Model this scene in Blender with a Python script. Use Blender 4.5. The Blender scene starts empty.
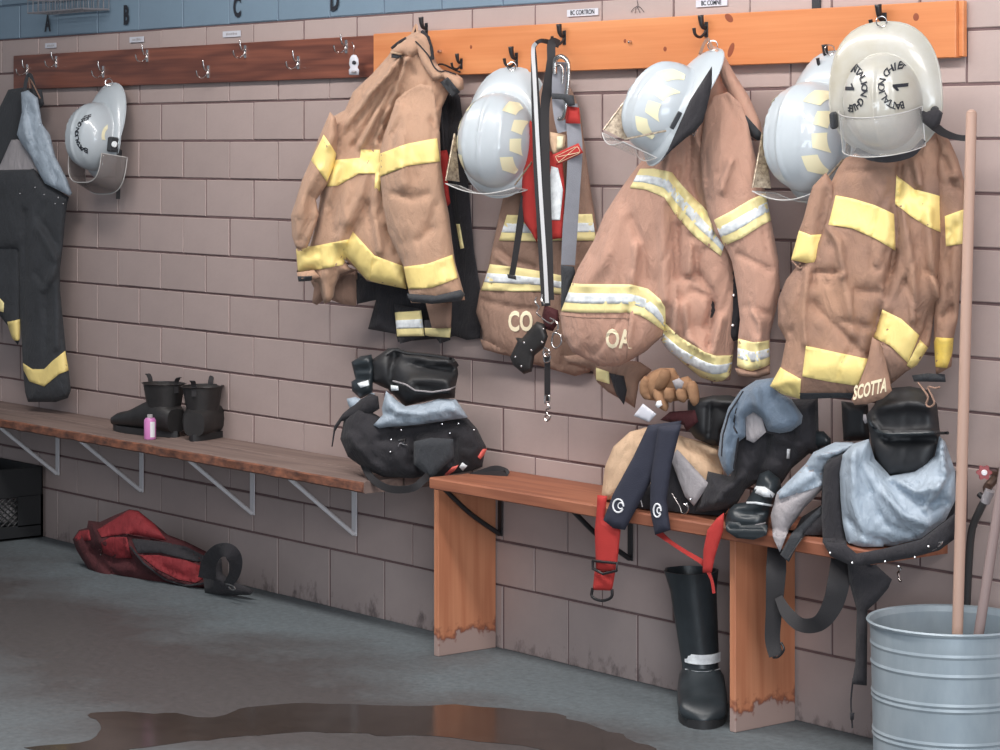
import bpy, bmesh, math, random
import numpy as np
from mathutils import Vector, Matrix, noise, geometry

# ------------------------------------------------------------------ camera, light, exposure
F, YAW, CX, CY, CZ, HY = 2547.6, 0.8917, 7.851, -4.873, 1.531, 145.2
scn = bpy.context.scene
C = scn.collection
cam_d = bpy.data.cameras.new('camera'); cam = bpy.data.objects.new('camera', cam_d); C.objects.link(cam)
cam_d.sensor_width = 36; cam_d.lens = F / 1000 * 36; cam_d.shift_y = -(375 - HY) / 1000
cam.location = (CX, CY, CZ); cam.rotation_euler = (math.pi / 2, 0, YAW)
scn.camera = cam
scn.view_settings.view_transform = 'Standard'; scn.view_settings.look = 'None'
scn.view_settings.gamma = 1; scn.view_settings.use_curve_mapping = False
scn.view_settings.exposure = 0.42
w = bpy.data.worlds.new('sky'); scn.world = w; w.use_nodes = True
bg = w.node_tree.nodes['Background']; bg.inputs[0].default_value = (0.80, 0.88, 1.0, 1); bg.inputs[1].default_value = 0.24

def area(name, loc, target, sx, sy, energy, col):
    d = bpy.data.lights.new(name, 'AREA'); d.shape = 'RECTANGLE'; d.size = sx; d.size_y = sy
    d.energy = energy; d.color = col
    o = bpy.data.objects.new(name, d); C.objects.link(o); o.location = loc
    v = Vector(target) - Vector(loc)
    o.rotation_euler = v.to_track_quat('-Z', 'Y').to_euler()
    return o
# daylight through the open bay door, to the right of and behind the photographer
area('bay_door_daylight', (8.2, -4.2, 3.6), (3.0, 0, 1.7), 2.2, 1.6, 120, (1.0, 0.97, 0.95))
# strip lamps under the ceiling, in front of the wall
area('ceiling_lamps', (2.7, -1.6, 3.12), (2.7, -1.3, 0), 5.2, 0.35, 104, (1.0, 0.96, 0.93))
# cooler daylight spilling in low from outside
area('threshold_daylight', (7.2, -3.4, 0.9), (3.3, 0, 0.4), 1.6, 1.2, 58, (0.80, 0.90, 1.0))
area('far_door_daylight', (0.5, -7.5, 3.0), (0.8, 0, 1.1), 3.0, 2.5, 12, (0.80, 0.90, 1.0))

# ------------------------------------------------------------------ measuring helpers
_c, _s = math.cos(YAW), math.sin(YAW)
RV = np.array([_c, _s, 0.0]); DV = np.array([-_s, _c, 0.0]); CAM = np.array([CX, CY, CZ])
def rayv(px, py):
    px = np.asarray(px, float); py = np.asarray(py, float)
    return DV + RV * ((px - 500) / F)[..., None] - np.array([0, 0, 1.0]) * ((py - HY) / F)[..., None]
def at(px, py, Y=0.0):
    r = rayv(px, py); t = (-Y - CY) / r[..., 1]
    return CAM + r * t[..., None] if np.ndim(t) else CAM + r * t
def vat(px, py, Y=0.0): return Vector(at(px, py, Y))
def atz(px, py, z):
    r = rayv(px, py); return Vector(CAM + r * (z - CZ) / r[2])

# ------------------------------------------------------------------ materials
def lin(c):
    return tuple(((v / 255) / 12.92 if v / 255 <= 0.04045 else ((v / 255 + 0.055) / 1.055) ** 2.4) for v in c)
def mat(name, col, rough=0.8, metal=0.0, var=0.0, scale=8.0, bump=0.0, bscale=200.0, col2=None, spec=0.5, stretch=None, objrand=0.0, coat=0.0, alpha=1.0, sheen=0.0, detail=6, crump=0.0, cscale=34):
    m = bpy.data.materials.new(name); m.use_nodes = True
    nt = m.node_tree; N = nt.nodes; L = nt.links
    b = N['Principled BSDF']; c = lin(col)
    b.inputs['Base Color'].default_value = (*c, 1); b.inputs['Roughness'].default_value = rough
    b.inputs['Metallic'].default_value = metal; b.inputs['Specular IOR Level'].default_value = spec
    b.inputs['Coat Weight'].default_value = coat; b.inputs['Alpha'].default_value = alpha
    b.inputs['Sheen Weight'].default_value = sheen
    tc = N.new('ShaderNodeTexCoord'); src = tc.outputs['Object']
    if stretch:
        mp = N.new('ShaderNodeMapping'); mp.inputs['Scale'].default_value = stretch
        L.new(src, mp.inputs[0]); src = mp.outputs[0]
    if var > 0 or col2:
        n = N.new('ShaderNodeTexNoise'); n.inputs['Scale'].default_value = scale; n.inputs['Detail'].default_value = detail
        n.inputs['Roughness'].default_value = 0.6
        L.new(src, n.inputs['Vector'])
        r = N.new('ShaderNodeMapRange'); r.inputs[1].default_value = 0.32; r.inputs[2].default_value = 0.68
        L.new(n.outputs['Fac'], r.inputs[0])
        mx = N.new('ShaderNodeMix'); mx.data_type = 'RGBA'
        c2 = lin(col2) if col2 else tuple(v * (1 - var) for v in c)
        c1 = c if col2 else tuple(min(1, v * (1 + var * 0.6)) for v in c)
        mx.inputs[6].default_value = (*c1, 1); mx.inputs[7].default_value = (*c2, 1)
        L.new(r.outputs[0], mx.inputs[0]); out = mx.outputs[2]
        if objrand > 0:
            oi = N.new('ShaderNodeObjectInfo'); r2 = N.new('ShaderNodeMapRange')
            r2.inputs[3].default_value = 1 - objrand; r2.inputs[4].default_value = 1 + objrand
            L.new(oi.outputs['Random'], r2.inputs[0])
            hs = N.new('ShaderNodeHueSaturation'); L.new(r2.outputs[0], hs.inputs['Value']); L.new(out, hs.inputs['Color']); out = hs.outputs[0]
        L.new(out, b.inputs['Base Color'])
    if bump > 0:
        n2 = N.new('ShaderNodeTexNoise'); n2.inputs['Scale'].default_value = bscale; n2.inputs['Detail'].default_value = 3
        L.new(src, n2.inputs['Vector'])
        bp = N.new('ShaderNodeBump'); bp.inputs['Strength'].default_value = bump; bp.inputs['Distance'].default_value = 0.002
        L.new(n2.outputs['Fac'], bp.inputs['Height']); L.new(bp.outputs[0], b.inputs['Normal'])
        if crump > 0:
            n3 = N.new('ShaderNodeTexNoise'); n3.inputs['Scale'].default_value = cscale; n3.inputs['Detail'].default_value = 5; n3.inputs['Roughness'].default_value = 0.55; n3.inputs['Distortion'].default_value = 0.6
            mp3 = N.new('ShaderNodeMapping'); mp3.inputs['Scale'].default_value = (1, 1, 0.45); L.new(tc.outputs['Object'], mp3.inputs[0]); L.new(mp3.outputs[0], n3.inputs['Vector'])
            b3 = N.new('ShaderNodeBump'); b3.inputs['Strength'].default_value = crump; b3.inputs['Distance'].default_value = 0.012
            L.new(n3.outputs['Fac'], b3.inputs['Height']); L.new(bp.outputs[0], b3.inputs['Normal']); L.new(b3.outputs[0], b.inputs['Normal'])
    return m

def wood(name, col, col2, axis=0, scale=1.0, rough=0.6, ring=5.0):
    """board with grain running along X (axis 0) or Z (axis 2)"""
    m = bpy.data.materials.new(name); m.use_nodes = True
    nt = m.node_tree; N = nt.nodes; L = nt.links; b = N['Principled BSDF']
    tc = N.new('ShaderNodeTexCoord'); mp = N.new('ShaderNodeMapping')
    st = [9.0 * scale, 30.0 * scale, 30.0 * scale]; st = [1.2 * scale if i == axis else 13.0 * scale for i in range(3)]
    mp.inputs['Scale'].default_value = st; L.new(tc.outputs['Object'], mp.inputs[0])
    n = N.new('ShaderNodeTexNoise'); n.inputs['Scale'].default_value = 1.0; n.inputs['Detail'].default_value = 2; n.inputs['Roughness'].default_value = 0.4
    L.new(mp.outputs[0], n.inputs['Vector'])
    mu = N.new('ShaderNodeMath'); mu.operation = 'MULTIPLY'; mu.inputs[1].default_value = ring * 2 * math.pi; L.new(n.outputs['Fac'], mu.inputs[0])
    si = N.new('ShaderNodeMath'); si.operation = 'SINE'; L.new(mu.outputs[0], si.inputs[0])
    mp2 = N.new('ShaderNodeMapping'); mp2.inputs['Scale'].default_value = [3.0 if i == axis else 120.0 for i in range(3)]
    L.new(tc.outputs['Object'], mp2.inputs[0])
    n2 = N.new('ShaderNodeTexNoise'); n2.inputs['Scale'].default_value = 1.0; n2.inputs['Detail'].default_value = 4; L.new(mp2.outputs[0], n2.inputs['Vector'])
    ad = N.new('ShaderNodeMath'); ad.operation = 'MULTIPLY_ADD'; ad.inputs[1].default_value = 0.22; ad.inputs[2].default_value = 0.15; L.new(si.outputs[0], ad.inputs[0])
    ad2 = N.new('ShaderNodeMath'); ad2.operation = 'ADD'; L.new(ad.outputs[0], ad2.inputs[0])
    m3 = N.new('ShaderNodeMath'); m3.operation = 'MULTIPLY'; m3.inputs[1].default_value = 0.7; L.new(n2.outputs['Fac'], m3.inputs[0]); L.new(m3.outputs[0], ad2.inputs[1])
    mx = N.new('ShaderNodeMix'); mx.data_type = 'RGBA'; mx.inputs[6].default_value = (*lin(col), 1); mx.inputs[7].default_value = (*lin(col2), 1)
    L.new(ad2.outputs[0], mx.inputs[0]); L.new(mx.outputs[2], b.inputs['Base Color'])
    b.inputs['Roughness'].default_value = rough
    bp = N.new('ShaderNodeBump'); bp.inputs['Strength'].default_value = 0.25; bp.inputs['Distance'].default_value = 0.001
    L.new(n2.outputs['Fac'], bp.inputs['Height']); L.new(bp.outputs[0], b.inputs['Normal'])
    return m

M = {}
M['block'] = mat('painted_block', (178, 159, 154), 0.55, var=0.07, scale=5, bump=0.25, bscale=60, objrand=0.035)
M['block_base'] = mat('painted_base_block', (172, 156, 152), 0.6, var=0.07, scale=5, bump=0.25, bscale=60, objrand=0.035)
def grime(m):
    """black scuffs and damp stains along the foot of the wall"""
    N = m.node_tree.nodes; L = m.node_tree.links; b = N['Principled BSDF']; src = b.inputs['Base Color'].links[0].from_socket
    tc = N.new('ShaderNodeTexCoord'); sp = N.new('ShaderNodeSeparateXYZ'); L.new(tc.outputs['Object'], sp.inputs[0])
    ge = N.new('ShaderNodeNewGeometry'); mp = N.new('ShaderNodeMapping'); mp.inputs['Scale'].default_value = (1, 1, 0.6); L.new(ge.outputs['Position'], mp.inputs[0])
    n = N.new('ShaderNodeTexNoise'); n.inputs['Scale'].default_value = 16; n.inputs['Detail'].default_value = 6; n.inputs['Roughness'].default_value = 0.7; L.new(mp.outputs[0], n.inputs['Vector'])
    r = N.new('ShaderNodeMapRange'); r.inputs[1].default_value = -0.10; r.inputs[2].default_value = 0.02; r.inputs[3].default_value = 0.20; r.inputs[4].default_value = -0.05; L.new(sp.outputs['Z'], r.inputs[0])
    a = N.new('ShaderNodeMath'); a.operation = 'ADD'; L.new(n.outputs['Fac'], a.inputs[0]); L.new(r.outputs[0], a.inputs[1])
    q = N.new('ShaderNodeMapRange'); q.inputs[1].default_value = 0.64; q.inputs[2].default_value = 0.80; q.inputs[4].default_value = 0.75; L.new(a.outputs[0], q.inputs[0])
    mx = N.new('ShaderNodeMix'); mx.data_type = 'RGBA'; mx.inputs[7].default_value = (*lin((84, 72, 72)), 1); L.new(q.outputs[0], mx.inputs[0]); L.new(src, mx.inputs[6]); L.new(mx.outputs[2], b.inputs['Base Color'])
grime(M['block_base'])
M['block_blue'] = mat('blue_painted_block', (122, 143, 160), 0.5, var=0.06, scale=5, bump=0.2, bscale=60, objrand=0.02)
M['mortar'] = mat('mortar', (112, 90, 90), 0.95, var=0.15, scale=20, bump=0.5, bscale=150)
M['mortar_blue'] = mat('mortar_blue', (96, 112, 128), 0.9, var=0.1, scale=20)
M['board_dark'] = wood('dark_stained_board', (146, 86, 66), (74, 40, 34), 0, 1.0, 0.45, 4.5)
M['board_orange'] = wood('orange_stained_board', (222, 150, 100), (198, 120, 72), 0, 0.8, 0.5, 2.4)
M['bench'] = wood('bench_wood', (170, 108, 80), (128, 76, 56), 0, 1.2, 0.65, 4)
M['bench_old'] = wood('weathered_bench_wood', (142, 122, 114), (108, 90, 84), 0, 1.0, 0.9, 4)
M['bench_edge'] = mat('bench_edge_bark', (150, 96, 72), 0.9, col2=(78, 54, 48), scale=22, bump=0.6, bscale=60, stretch=(1, 2, 2))
M['leg_wood'] = wood('leg_wood', (206, 140, 104), (176, 108, 76), 2, 1.0, 0.6, 4)
M['white_metal'] = mat('white_painted_metal', (232, 228, 230), 0.4)
M['black_metal'] = mat('black_painted_metal', (38, 36, 38), 0.4, spec=0.5)
M['steel'] = mat('polished_steel', (200, 196, 192), 0.22, metal=1.0)
M['nickel'] = mat('nickel', (215, 208, 205), 0.18, metal=1.0)
M['tan'] = mat('tan_shell_fabric', (182, 146, 122), 0.95, var=0.07, scale=7, bump=0.55, bscale=420, sheen=0.1, crump=0.75)
M['tan_pink'] = mat('faded_tan_shell_fabric', (186, 145, 126), 0.95, var=0.06, scale=7, bump=0.55, bscale=420, sheen=0.1, crump=0.75)
M['tan_dirty'] = mat('dirty_tan_shell_fabric', (178, 139, 115), 0.95, col2=(136, 108, 95), scale=5, bump=0.55, bscale=420, detail=4, crump=0.75)
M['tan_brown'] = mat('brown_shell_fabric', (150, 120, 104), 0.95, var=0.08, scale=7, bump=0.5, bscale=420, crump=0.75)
M['tan_sand'] = mat('sand_fabric', (208, 176, 146), 0.95, var=0.1, scale=12, bump=0.5, bscale=300, crump=0.75)
M['yellow'] = mat('yellow_reflective_trim', (250, 224, 144), 0.5, var=0.05, scale=14, bump=0.2, bscale=500, crump=0.3)
M['yellow_pale'] = mat('pale_lime_trim', (246, 229, 166), 0.5, var=0.06, scale=14, bump=0.2, bscale=500, crump=0.3)
M['yellow_worn'] = mat('yellow_worn_trim', (240, 208, 96), 0.6, col2=(206, 176, 96), scale=26, bump=0.3, bscale=300)
M['silver'] = mat('silver_reflective_tape', (232, 236, 240), 0.4, metal=0.0, var=0.3, scale=30)
M['lining'] = mat('silver_lining', (164, 176, 188), 0.5, var=0.12, scale=9, bump=0.4, bscale=150, crump=0.75)
M['lining_grey'] = mat('grey_lining', (162, 156, 158), 0.85, var=0.08, scale=9, bump=0.4, bscale=300, crump=0.75)
M['black'] = mat('black_shell_fabric', (44, 42, 46), 0.92, var=0.25, scale=9, bump=0.5, bscale=300, sheen=0.05, crump=0.75)
M['char'] = mat('charcoal_shell_fabric', (56, 58, 62), 0.92, var=0.2, scale=6, bump=0.5, bscale=300, sheen=0.05, crump=0.75)
M['webbing'] = mat('black_webbing', (44, 42, 44), 0.75, bump=0.5, bscale=500)
M['navy'] = mat('navy_strap', (46, 48, 62), 0.85, bump=0.5, bscale=300, var=0.1)
M['rubber'] = mat('black_rubber', (40, 40, 42), 0.55, var=0.2, scale=12, bump=0.2, bscale=60)
M['boot'] = mat('boot_rubber', (44, 50, 54), 0.38, var=0.25, scale=14, bump=0.2, bscale=80)
M['leather'] = mat('black_leather', (42, 40, 40), 0.5, var=0.25, scale=20, bump=0.4, bscale=150)
M['red'] = mat('red_webbing', (178, 50, 46), 0.8, bump=0.4, bscale=400, var=0.1)
M['red_bag'] = mat('red_bag_fabric', (128, 36, 42), 0.8, var=0.2, scale=9, bump=0.4, bscale=200, crump=0.75)
M['maroon'] = mat('maroon_bag_fabric', (74, 30, 34), 0.85, var=0.25, scale=9, bump=0.4, bscale=200, crump=0.75)
M['grey_web'] = mat('grey_webbing', (136, 138, 146), 0.7, var=0.1, scale=20, bump=0.5, bscale=400)
M['fleece'] = mat('slate_fleece', (104, 118, 134), 1.0, var=0.1, scale=14, bump=0.6, bscale=250, sheen=0.2, crump=0.75)
M['glove'] = mat('tan_leather', (158, 120, 88), 0.85, col2=(122, 88, 64), scale=16, bump=0.4, bscale=100)
M['helmet'] = mat('white_helmet_shell', (184, 191, 196), 0.34, var=0.03, scale=8, coat=0.4)
M['helmet_old'] = mat('yellowed_helmet_shell', (186, 185, 180), 0.34, col2=(172, 165, 148), scale=7, coat=0.4)
M['decal'] = mat('cream_reflective_decal', (232, 224, 188), 0.4)
M['ink'] = mat('black_ink', (34, 36, 44), 0.6)
M['print'] = mat('cream_lettering', (236, 222, 190), 0.6)
M['white'] = mat('white_print', (232, 232, 234), 0.6)
M['paper'] = mat('paper_label', (206, 206, 214), 0.6)
M['galv'] = mat('galvanised_steel', (166, 176, 182), 0.5, metal=0.25, col2=(142, 154, 162), scale=10, stretch=(1, 1, 0.35))
M['handle'] = mat('pale_wood_handle', (180, 148, 132), 0.6, var=0.12, scale=12, stretch=(1, 1, 0.1))
M['handle_grey'] = mat('grey_wood_handle', (138, 120, 117), 0.7, var=0.12, scale=12, stretch=(1, 1, 0.1))
M['pink'] = mat('pink_can', (206, 128, 186), 0.3)
M['orange_pink'] = mat('coral_trim', (236, 110, 100), 0.6)
M['plastic'] = mat('black_plastic', (34, 35, 37), 0.5)
M['valve_red'] = mat('red_painted_valve', (150, 74, 76), 0.5, var=0.15, scale=30)
M['brass'] = mat('aged_brass', (96, 76, 66), 0.5, metal=0.6)
M['hose'] = mat('dark_hose', (58, 56, 56), 0.5)
M['board_knot'] = mat('knot_wood', (140, 72, 46), 0.6)
M['chrome_hook'] = M['nickel']
def clear_mat(name, col, alpha, rough=0.08):
    m = bpy.data.materials.new(name); m.use_nodes = True; N = m.node_tree.nodes; L = m.node_tree.links
    out = N['Material Output']; b = N['Principled BSDF']
    b.inputs['Base Color'].default_value = (*lin(col), 1); b.inputs['Roughness'].default_value = rough
    tr = N.new('ShaderNodeBsdfTransparent'); mx = N.new('ShaderNodeMixShader'); mx.inputs[0].default_value = alpha
    L.new(tr.outputs[0], mx.inputs[1]); L.new(b.outputs[0], mx.inputs[2]); L.new(mx.outputs[0], out.inputs['Surface'])
    return m
M['visor'] = clear_mat('clear_visor', (206, 204, 202), 0.20)
M['visor_smoke'] = clear_mat('smoky_visor', (132, 124, 122), 0.62)
M['visor_foil'] = mat('scratched_visor_edge', (186, 170, 148), 0.3, metal=0.4, col2=(104, 88, 74), scale=90)

# ------------------------------------------------------------------ object helpers
def thing(name, label, cat, loc=(0, 0, 0), group=None):
    o = bpy.data.objects.new(name, None); C.objects.link(o); o.location = Vector(loc); o.empty_display_size = 0.05
    o['label'] = label; o['category'] = cat
    if group: o['group'] = group
    return o
def tag(o, label=None, cat=None, group=None, kind=None):
    if label: o['label'] = label
    if cat: o['category'] = cat
    if group: o['group'] = group
    if kind: o['kind'] = kind
    return o
def wloc(p):
    v = Vector((0, 0, 0))
    while p is not None: v = v + p.location; p = p.parent
    return v
def mk(name, verts, faces, m, parent=None, smooth=True, label=None, origin=None):
    """mesh from world-space vertices; parents are never rotated"""
    me = bpy.data.meshes.new(name)
    if origin is None:
        a = np.asarray(verts, float); origin = Vector(((a[:, 0].min() + a[:, 0].max()) / 2, (a[:, 1].min() + a[:, 1].max()) / 2, a[:, 2].min()))
    o = Vector(origin)
    me.from_pydata([(v[0] - o[0], v[1] - o[1], v[2] - o[2]) for v in verts], [], [tuple(f) for f in faces])
    if smooth: me.polygons.foreach_set('use_smooth', [True] * len(me.polygons))
    me.materials.append(m); me.update()
    ob = bpy.data.objects.new(name, me); C.objects.link(ob)
    if parent is not None:
        ob.parent = parent; ob.location = o - wloc(parent)
    else: ob.location = o
    if label: ob['label'] = label
    return ob
def flat_if(ob, deg=35):
    """sharp edges where faces meet at a strong angle"""
    me = ob.data; bm = bmesh.new(); bm.from_mesh(me)
    for e in bm.edges:
        if len(e.link_faces) == 2 and e.calc_face_angle(0) > math.radians(deg): e.smooth = False
    bm.to_mesh(me); bm.free(); return ob
def from_bm(name, bm, m, parent=None, smooth=True, label=None, deg=35):
    bmesh.ops.recalc_face_normals(bm, faces=bm.faces)
    bm.verts.ensure_lookup_table()
    V = [v.co.copy() for v in bm.verts]; bm.verts.index_update(); Fc = [[v.index for v in f.verts] for f in bm.faces]
    bm.free(); o = mk(name, V, Fc, m, parent, smooth, label)
    return flat_if(o, deg) if smooth else o
def bx(bm, x0, x1, y0, y1, z0, z1, bev=0.0, rot=None, piv=None):
    r = bmesh.ops.create_cube(bm, size=1.0)
    vs = r['verts']
    for v in vs: v.co = Vector(((x0 + x1) / 2 + v.co.x * (x1 - x0), (y0 + y1) / 2 + v.co.y * (y1 - y0), (z0 + z1) / 2 + v.co.z * (z1 - z0)))
    if bev > 0:
        es = list({e for v in vs for e in v.link_edges})
        rr = bmesh.ops.bevel(bm, geom=es, offset=bev, segments=1, affect='EDGES'); vs = list({v for f in rr['faces'] for v in f.verts} | {v for v in vs if v.is_valid})
    if rot is not None:
        p = Vector(piv) if piv is not None else Vector(((x0 + x1) / 2, (y0 + y1) / 2, (z0 + z1) / 2))
        for v in vs: v.co = rot @ (v.co - p) + p
    return vs
def box(name, m, parent, x0, x1, y0, y1, z0, z1, bev=0.0, rot=None, piv=None, label=None):
    bm = bmesh.new(); bx(bm, x0, x1, y0, y1, z0, z1, bev, rot, piv); return from_bm(name, bm, m, parent, True, label, 25)
def smooth_path(P, n=6):
    P = [Vector(p) for p in P]
    if len(P) < 3 or n < 2:
        return P
    out = []
    Q = [P[0] * 2 - P[1]] + P + [P[-1] * 2 - P[-2]]
    for i in range(1, len(Q) - 2):
        p0, p1, p2, p3 = Q[i - 1:i + 3]
        for k in range(n):
            t = k / n
            out.append(0.5 * ((2 * p1) + (p2 - p0) * t + (2 * p0 - 5 * p1 + 4 * p2 - p3) * t * t + (3 * p1 - p0 - 3 * p2 + p3) * t ** 3))
    out.append(P[-1]); return out
def tube_geo(V, Fc, P, rad, seg=8, cap=True):
    n = len(P); rads = rad if hasattr(rad, '__len__') else [rad] * n
    up = None; base = len(V)
    for i in range(n):
        t = (P[min(i + 1, n - 1)] - P[max(i - 1, 0)]); t = t.normalized() if t.length > 1e-9 else Vector((0, 0, 1))
        if up is None:
            up = t.cross(Vector((0.13, 0.97, 0.2))).normalized()
        up = (up - t * up.dot(t)).normalized(); sd = t.cross(up)
        for k in range(seg):
            a = 2 * math.pi * k / seg
            V.append(P[i] + (up * math.cos(a) + sd * math.sin(a)) * rads[i])
    for i in range(n - 1):
        for k in range(seg):
            a = base + i * seg + k; b = base + i * seg + (k + 1) % seg
            Fc.append((a, b, b + seg, a + seg))
    if cap:
        Fc.append(tuple(base + k for k in range(seg))[::-1]); Fc.append(tuple(base + (n - 1) * seg + k for k in range(seg)))
def tube(name, P, rad, m, parent=None, seg=8, n=6, label=None, closed=False, deg=50):
    P = [Vector(p) for p in P]
    if closed: P = P + [P[0]]
    Q = smooth_path(P, n) if n > 1 else P
    if hasattr(rad, '__len__'):
        k = np.linspace(0, len(rad) - 1, len(Q)); rad = list(np.interp(k, range(len(rad)), rad))
    V, Fc = [], []; tube_geo(V, Fc, Q, rad, seg, not closed)
    return flat_if(mk(name, V, Fc, m, parent, True, label), deg)
def tubes(name, paths, rad, m, parent=None, seg=6, n=1, label=None):
    V, Fc = [], []
    for P in paths:
        P = [Vector(p) for p in P]; tube_geo(V, Fc, smooth_path(P, n) if n > 1 else P, rad, seg)
    return flat_if(mk(name, V, Fc, m, parent, True, label), 50)
TOCAM = Vector((_s, -_c, 0.0))
def strap(name, P, width, m, parent=None, thick=0.003, n=6, face=None, label=None, sag=None):
    """flat band along a 3D path; its broad side looks towards `face`"""
    P = smooth_path([Vector(p) for p in P], n); fc = Vector(face) if face is not None else TOCAM
    ws = width if hasattr(width, '__len__') else [width, width]
    V, Fc = [], []; N = len(P); prev = None
    for i in range(N):
        t = (P[min(i + 1, N - 1)] - P[max(i - 1, 0)]).normalized()
        sd = t.cross(fc)
        sd = sd.normalized() if sd.length > 0.12 else (prev if prev is not None else t.cross(Vector((0, 0, 1))).normalized())
        if prev is not None and sd.dot(prev) < 0: sd = -sd
        prev = sd; nr = sd.cross(t).normalized()
        w = np.interp(i / (N - 1), np.linspace(0, 1, len(ws)), ws) / 2
        for a, b in ((-w, -1), (-w, 1), (w, 1), (w, -1)):
            V.append(P[i] + sd * a + nr * (b * thick / 2))
    for i in range(N - 1):
        for k in range(4):
            a = i * 4 + k; b = i * 4 + (k + 1) % 4; Fc.append((a, b, b + 4, a + 4))
    Fc.append((3, 2, 1, 0)); Fc.append(tuple((N - 1) * 4 + k for k in range(4)))
    return flat_if(mk(name, V, Fc, m, parent, True, label), 50)
def pstrap(name, pts, wpx, m, parent=None, thick=0.003, **k):
    """strap whose path is read off the photograph: (x, y, distance from the wall)"""
    P = [vat(*p) for p in pts]; d = float(np.dot(np.array(P[0]) - CAM, DV))
    w = [v * d / F for v in wpx] if hasattr(wpx, '__len__') else wpx * d / F
    return strap(name, P, w, m, parent, thick, **k)
def lathe(name, prof, m, center, parent=None, seg=32, label=None, axis=None, deg=40):
    """prof: (r, h) pairs; axis: matrix taking Z to the object's axis"""
    V, Fc = [], []; c = Vector(center); R = axis if axis is not None else Matrix.Identity(3)
    for r, h in prof:
        for k in range(seg):
            a = 2 * math.pi * k / seg; V.append(c + R @ Vector((r * math.cos(a), r * math.sin(a), h)))
    for i in range(len(prof) - 1):
        for k in range(seg):
            a = i * seg + k; b = i * seg + (k + 1) % seg; Fc.append((a, b, b + seg, a + seg))
    if prof[0][0] > 1e-4: Fc.append(tuple(range(seg))[::-1])
    if prof[-1][0] > 1e-4: Fc.append(tuple((len(prof) - 1) * seg + k for k in range(seg)))
    return flat_if(mk(name, V, Fc, m, parent, True, label), deg)
FONT = {}
def text_mesh(s, size, bold=0.028, fine=0):
    """letters as a thin mesh in the XY plane, centred; returns verts, faces"""
    cu = bpy.data.curves.new('lettering', 'FONT'); cu.body = s; cu.size = size; cu.align_x = 'CENTER'; cu.align_y = 'CENTER'; cu.extrude = 0.0004; cu.resolution_u = 3; cu.offset = size * bold
    o = bpy.data.objects.new('lettering', cu); C.objects.link(o)
    dg = bpy.context.evaluated_depsgraph_get(); me = bpy.data.meshes.new_from_object(o.evaluated_get(dg))
    if fine:
        bm = bmesh.new(); bm.from_mesh(me); bmesh.ops.triangulate(bm, faces=bm.faces)
        for _ in range(3):
            bmesh.ops.subdivide_edges(bm, edges=[e for e in bm.edges if e.calc_length() > fine], cuts=1)
        bmesh.ops.triangulate(bm, faces=bm.faces); bm.to_mesh(me); bm.free()
    V = [v.co.copy() for v in me.vertices]; Fc = [tuple(p.vertices) for p in me.polygons]
    bpy.data.objects.remove(o); bpy.data.curves.remove(cu); bpy.data.meshes.remove(me)
    return V, Fc

def foot_worn(m):
    """grey scuffed foot of a plank: paint worn off in a ragged band near the floor"""
    N = m.node_tree.nodes; L = m.node_tree.links; b = N['Principled BSDF']; src = b.inputs['Base Color'].links[0].from_socket
    tc = N.new('ShaderNodeTexCoord'); sp = N.new('ShaderNodeSeparateXYZ'); L.new(tc.outputs['Object'], sp.inputs[0])
    n = N.new('ShaderNodeTexNoise'); n.inputs['Scale'].default_value = 26; n.inputs['Detail'].default_value = 5; L.new(tc.outputs['Object'], n.inputs['Vector'])
    a = N.new('ShaderNodeMath'); a.operation = 'MULTIPLY_ADD'; a.inputs[1].default_value = -0.13; a.inputs[2].default_value = 0.125; L.new(n.outputs['Fac'], a.inputs[0])
    d = N.new('ShaderNodeMath'); d.operation = 'SUBTRACT'; L.new(a.outputs[0], d.inputs[0]); L.new(sp.outputs['Z'], d.inputs[1])
    r = N.new('ShaderNodeMapRange'); r.inputs[1].default_value = -0.004; r.inputs[2].default_value = 0.008; L.new(d.outputs[0], r.inputs[0])
    r2 = N.new('ShaderNodeMapRange'); r2.inputs[1].default_value = -0.022; r2.inputs[2].default_value = 0.0; L.new(d.outputs[0], r2.inputs[0])
    m1 = N.new('ShaderNodeMix'); m1.data_type = 'RGBA'; m1.inputs[7].default_value = (*lin((120, 66, 50)), 1); L.new(r2.outputs[0], m1.inputs[0]); L.new(src, m1.inputs[6])
    m2 = N.new('ShaderNodeMix'); m2.data_type = 'RGBA'; m2.inputs[7].default_value = (*lin((164, 140, 132)), 1); L.new(r.outputs[0], m2.inputs[0]); L.new(m1.outputs[2], m2.inputs[6])
    L.new(m2.outputs[2], b.inputs['Base Color'])
foot_worn(M['leg_wood'])
# ------------------------------------------------------------------ wall of painted blocks
LB, HB, J0 = 0.3048, 0.1355, 1.8177
mort = box('wall_back', M['mortar'], None, -4.2, 5.4, 0.0028, 0.16, 0.0, 3.2); mort['kind'] = 'structure'
def block_mesh(h, m, nm):
    w, hh, g = LB / 2 - 0.0013, h / 2, 0.0026
    bm = bmesh.new(); b, ch = 0.022, 0.0022
    rings = [(w - g, hh - g - 0.001, 0.008), (w - g, hh - g - 0.001, 0.001), (w - g - 0.001, hh - g - 0.001 - ch, -ch * 0.55)]
    vs = [[bm.verts.new((sx * a, y, sz * c)) for sx, sz in ((-1, -1), (1, -1), (1, 1), (-1, 1))] for a, c, y in rings]
    for i in range(2):
        for k in range(4): bm.faces.new((vs[i][k], vs[i][(k + 1) % 4], vs[i + 1][(k + 1) % 4], vs[i + 1][k]))
    bm.faces.new(vs[2]); bm.faces.new(vs[0][::-1])
    bmesh.ops.recalc_face_normals(bm, faces=bm.faces)
    me = bpy.data.meshes.new(nm); bm.to_mesh(me); bm.free(); me.materials.append(m); return me
BM = block_mesh(HB, M['block'], 'block'); BB = block_mesh(HB, M['block_blue'], 'block_blue')
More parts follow.
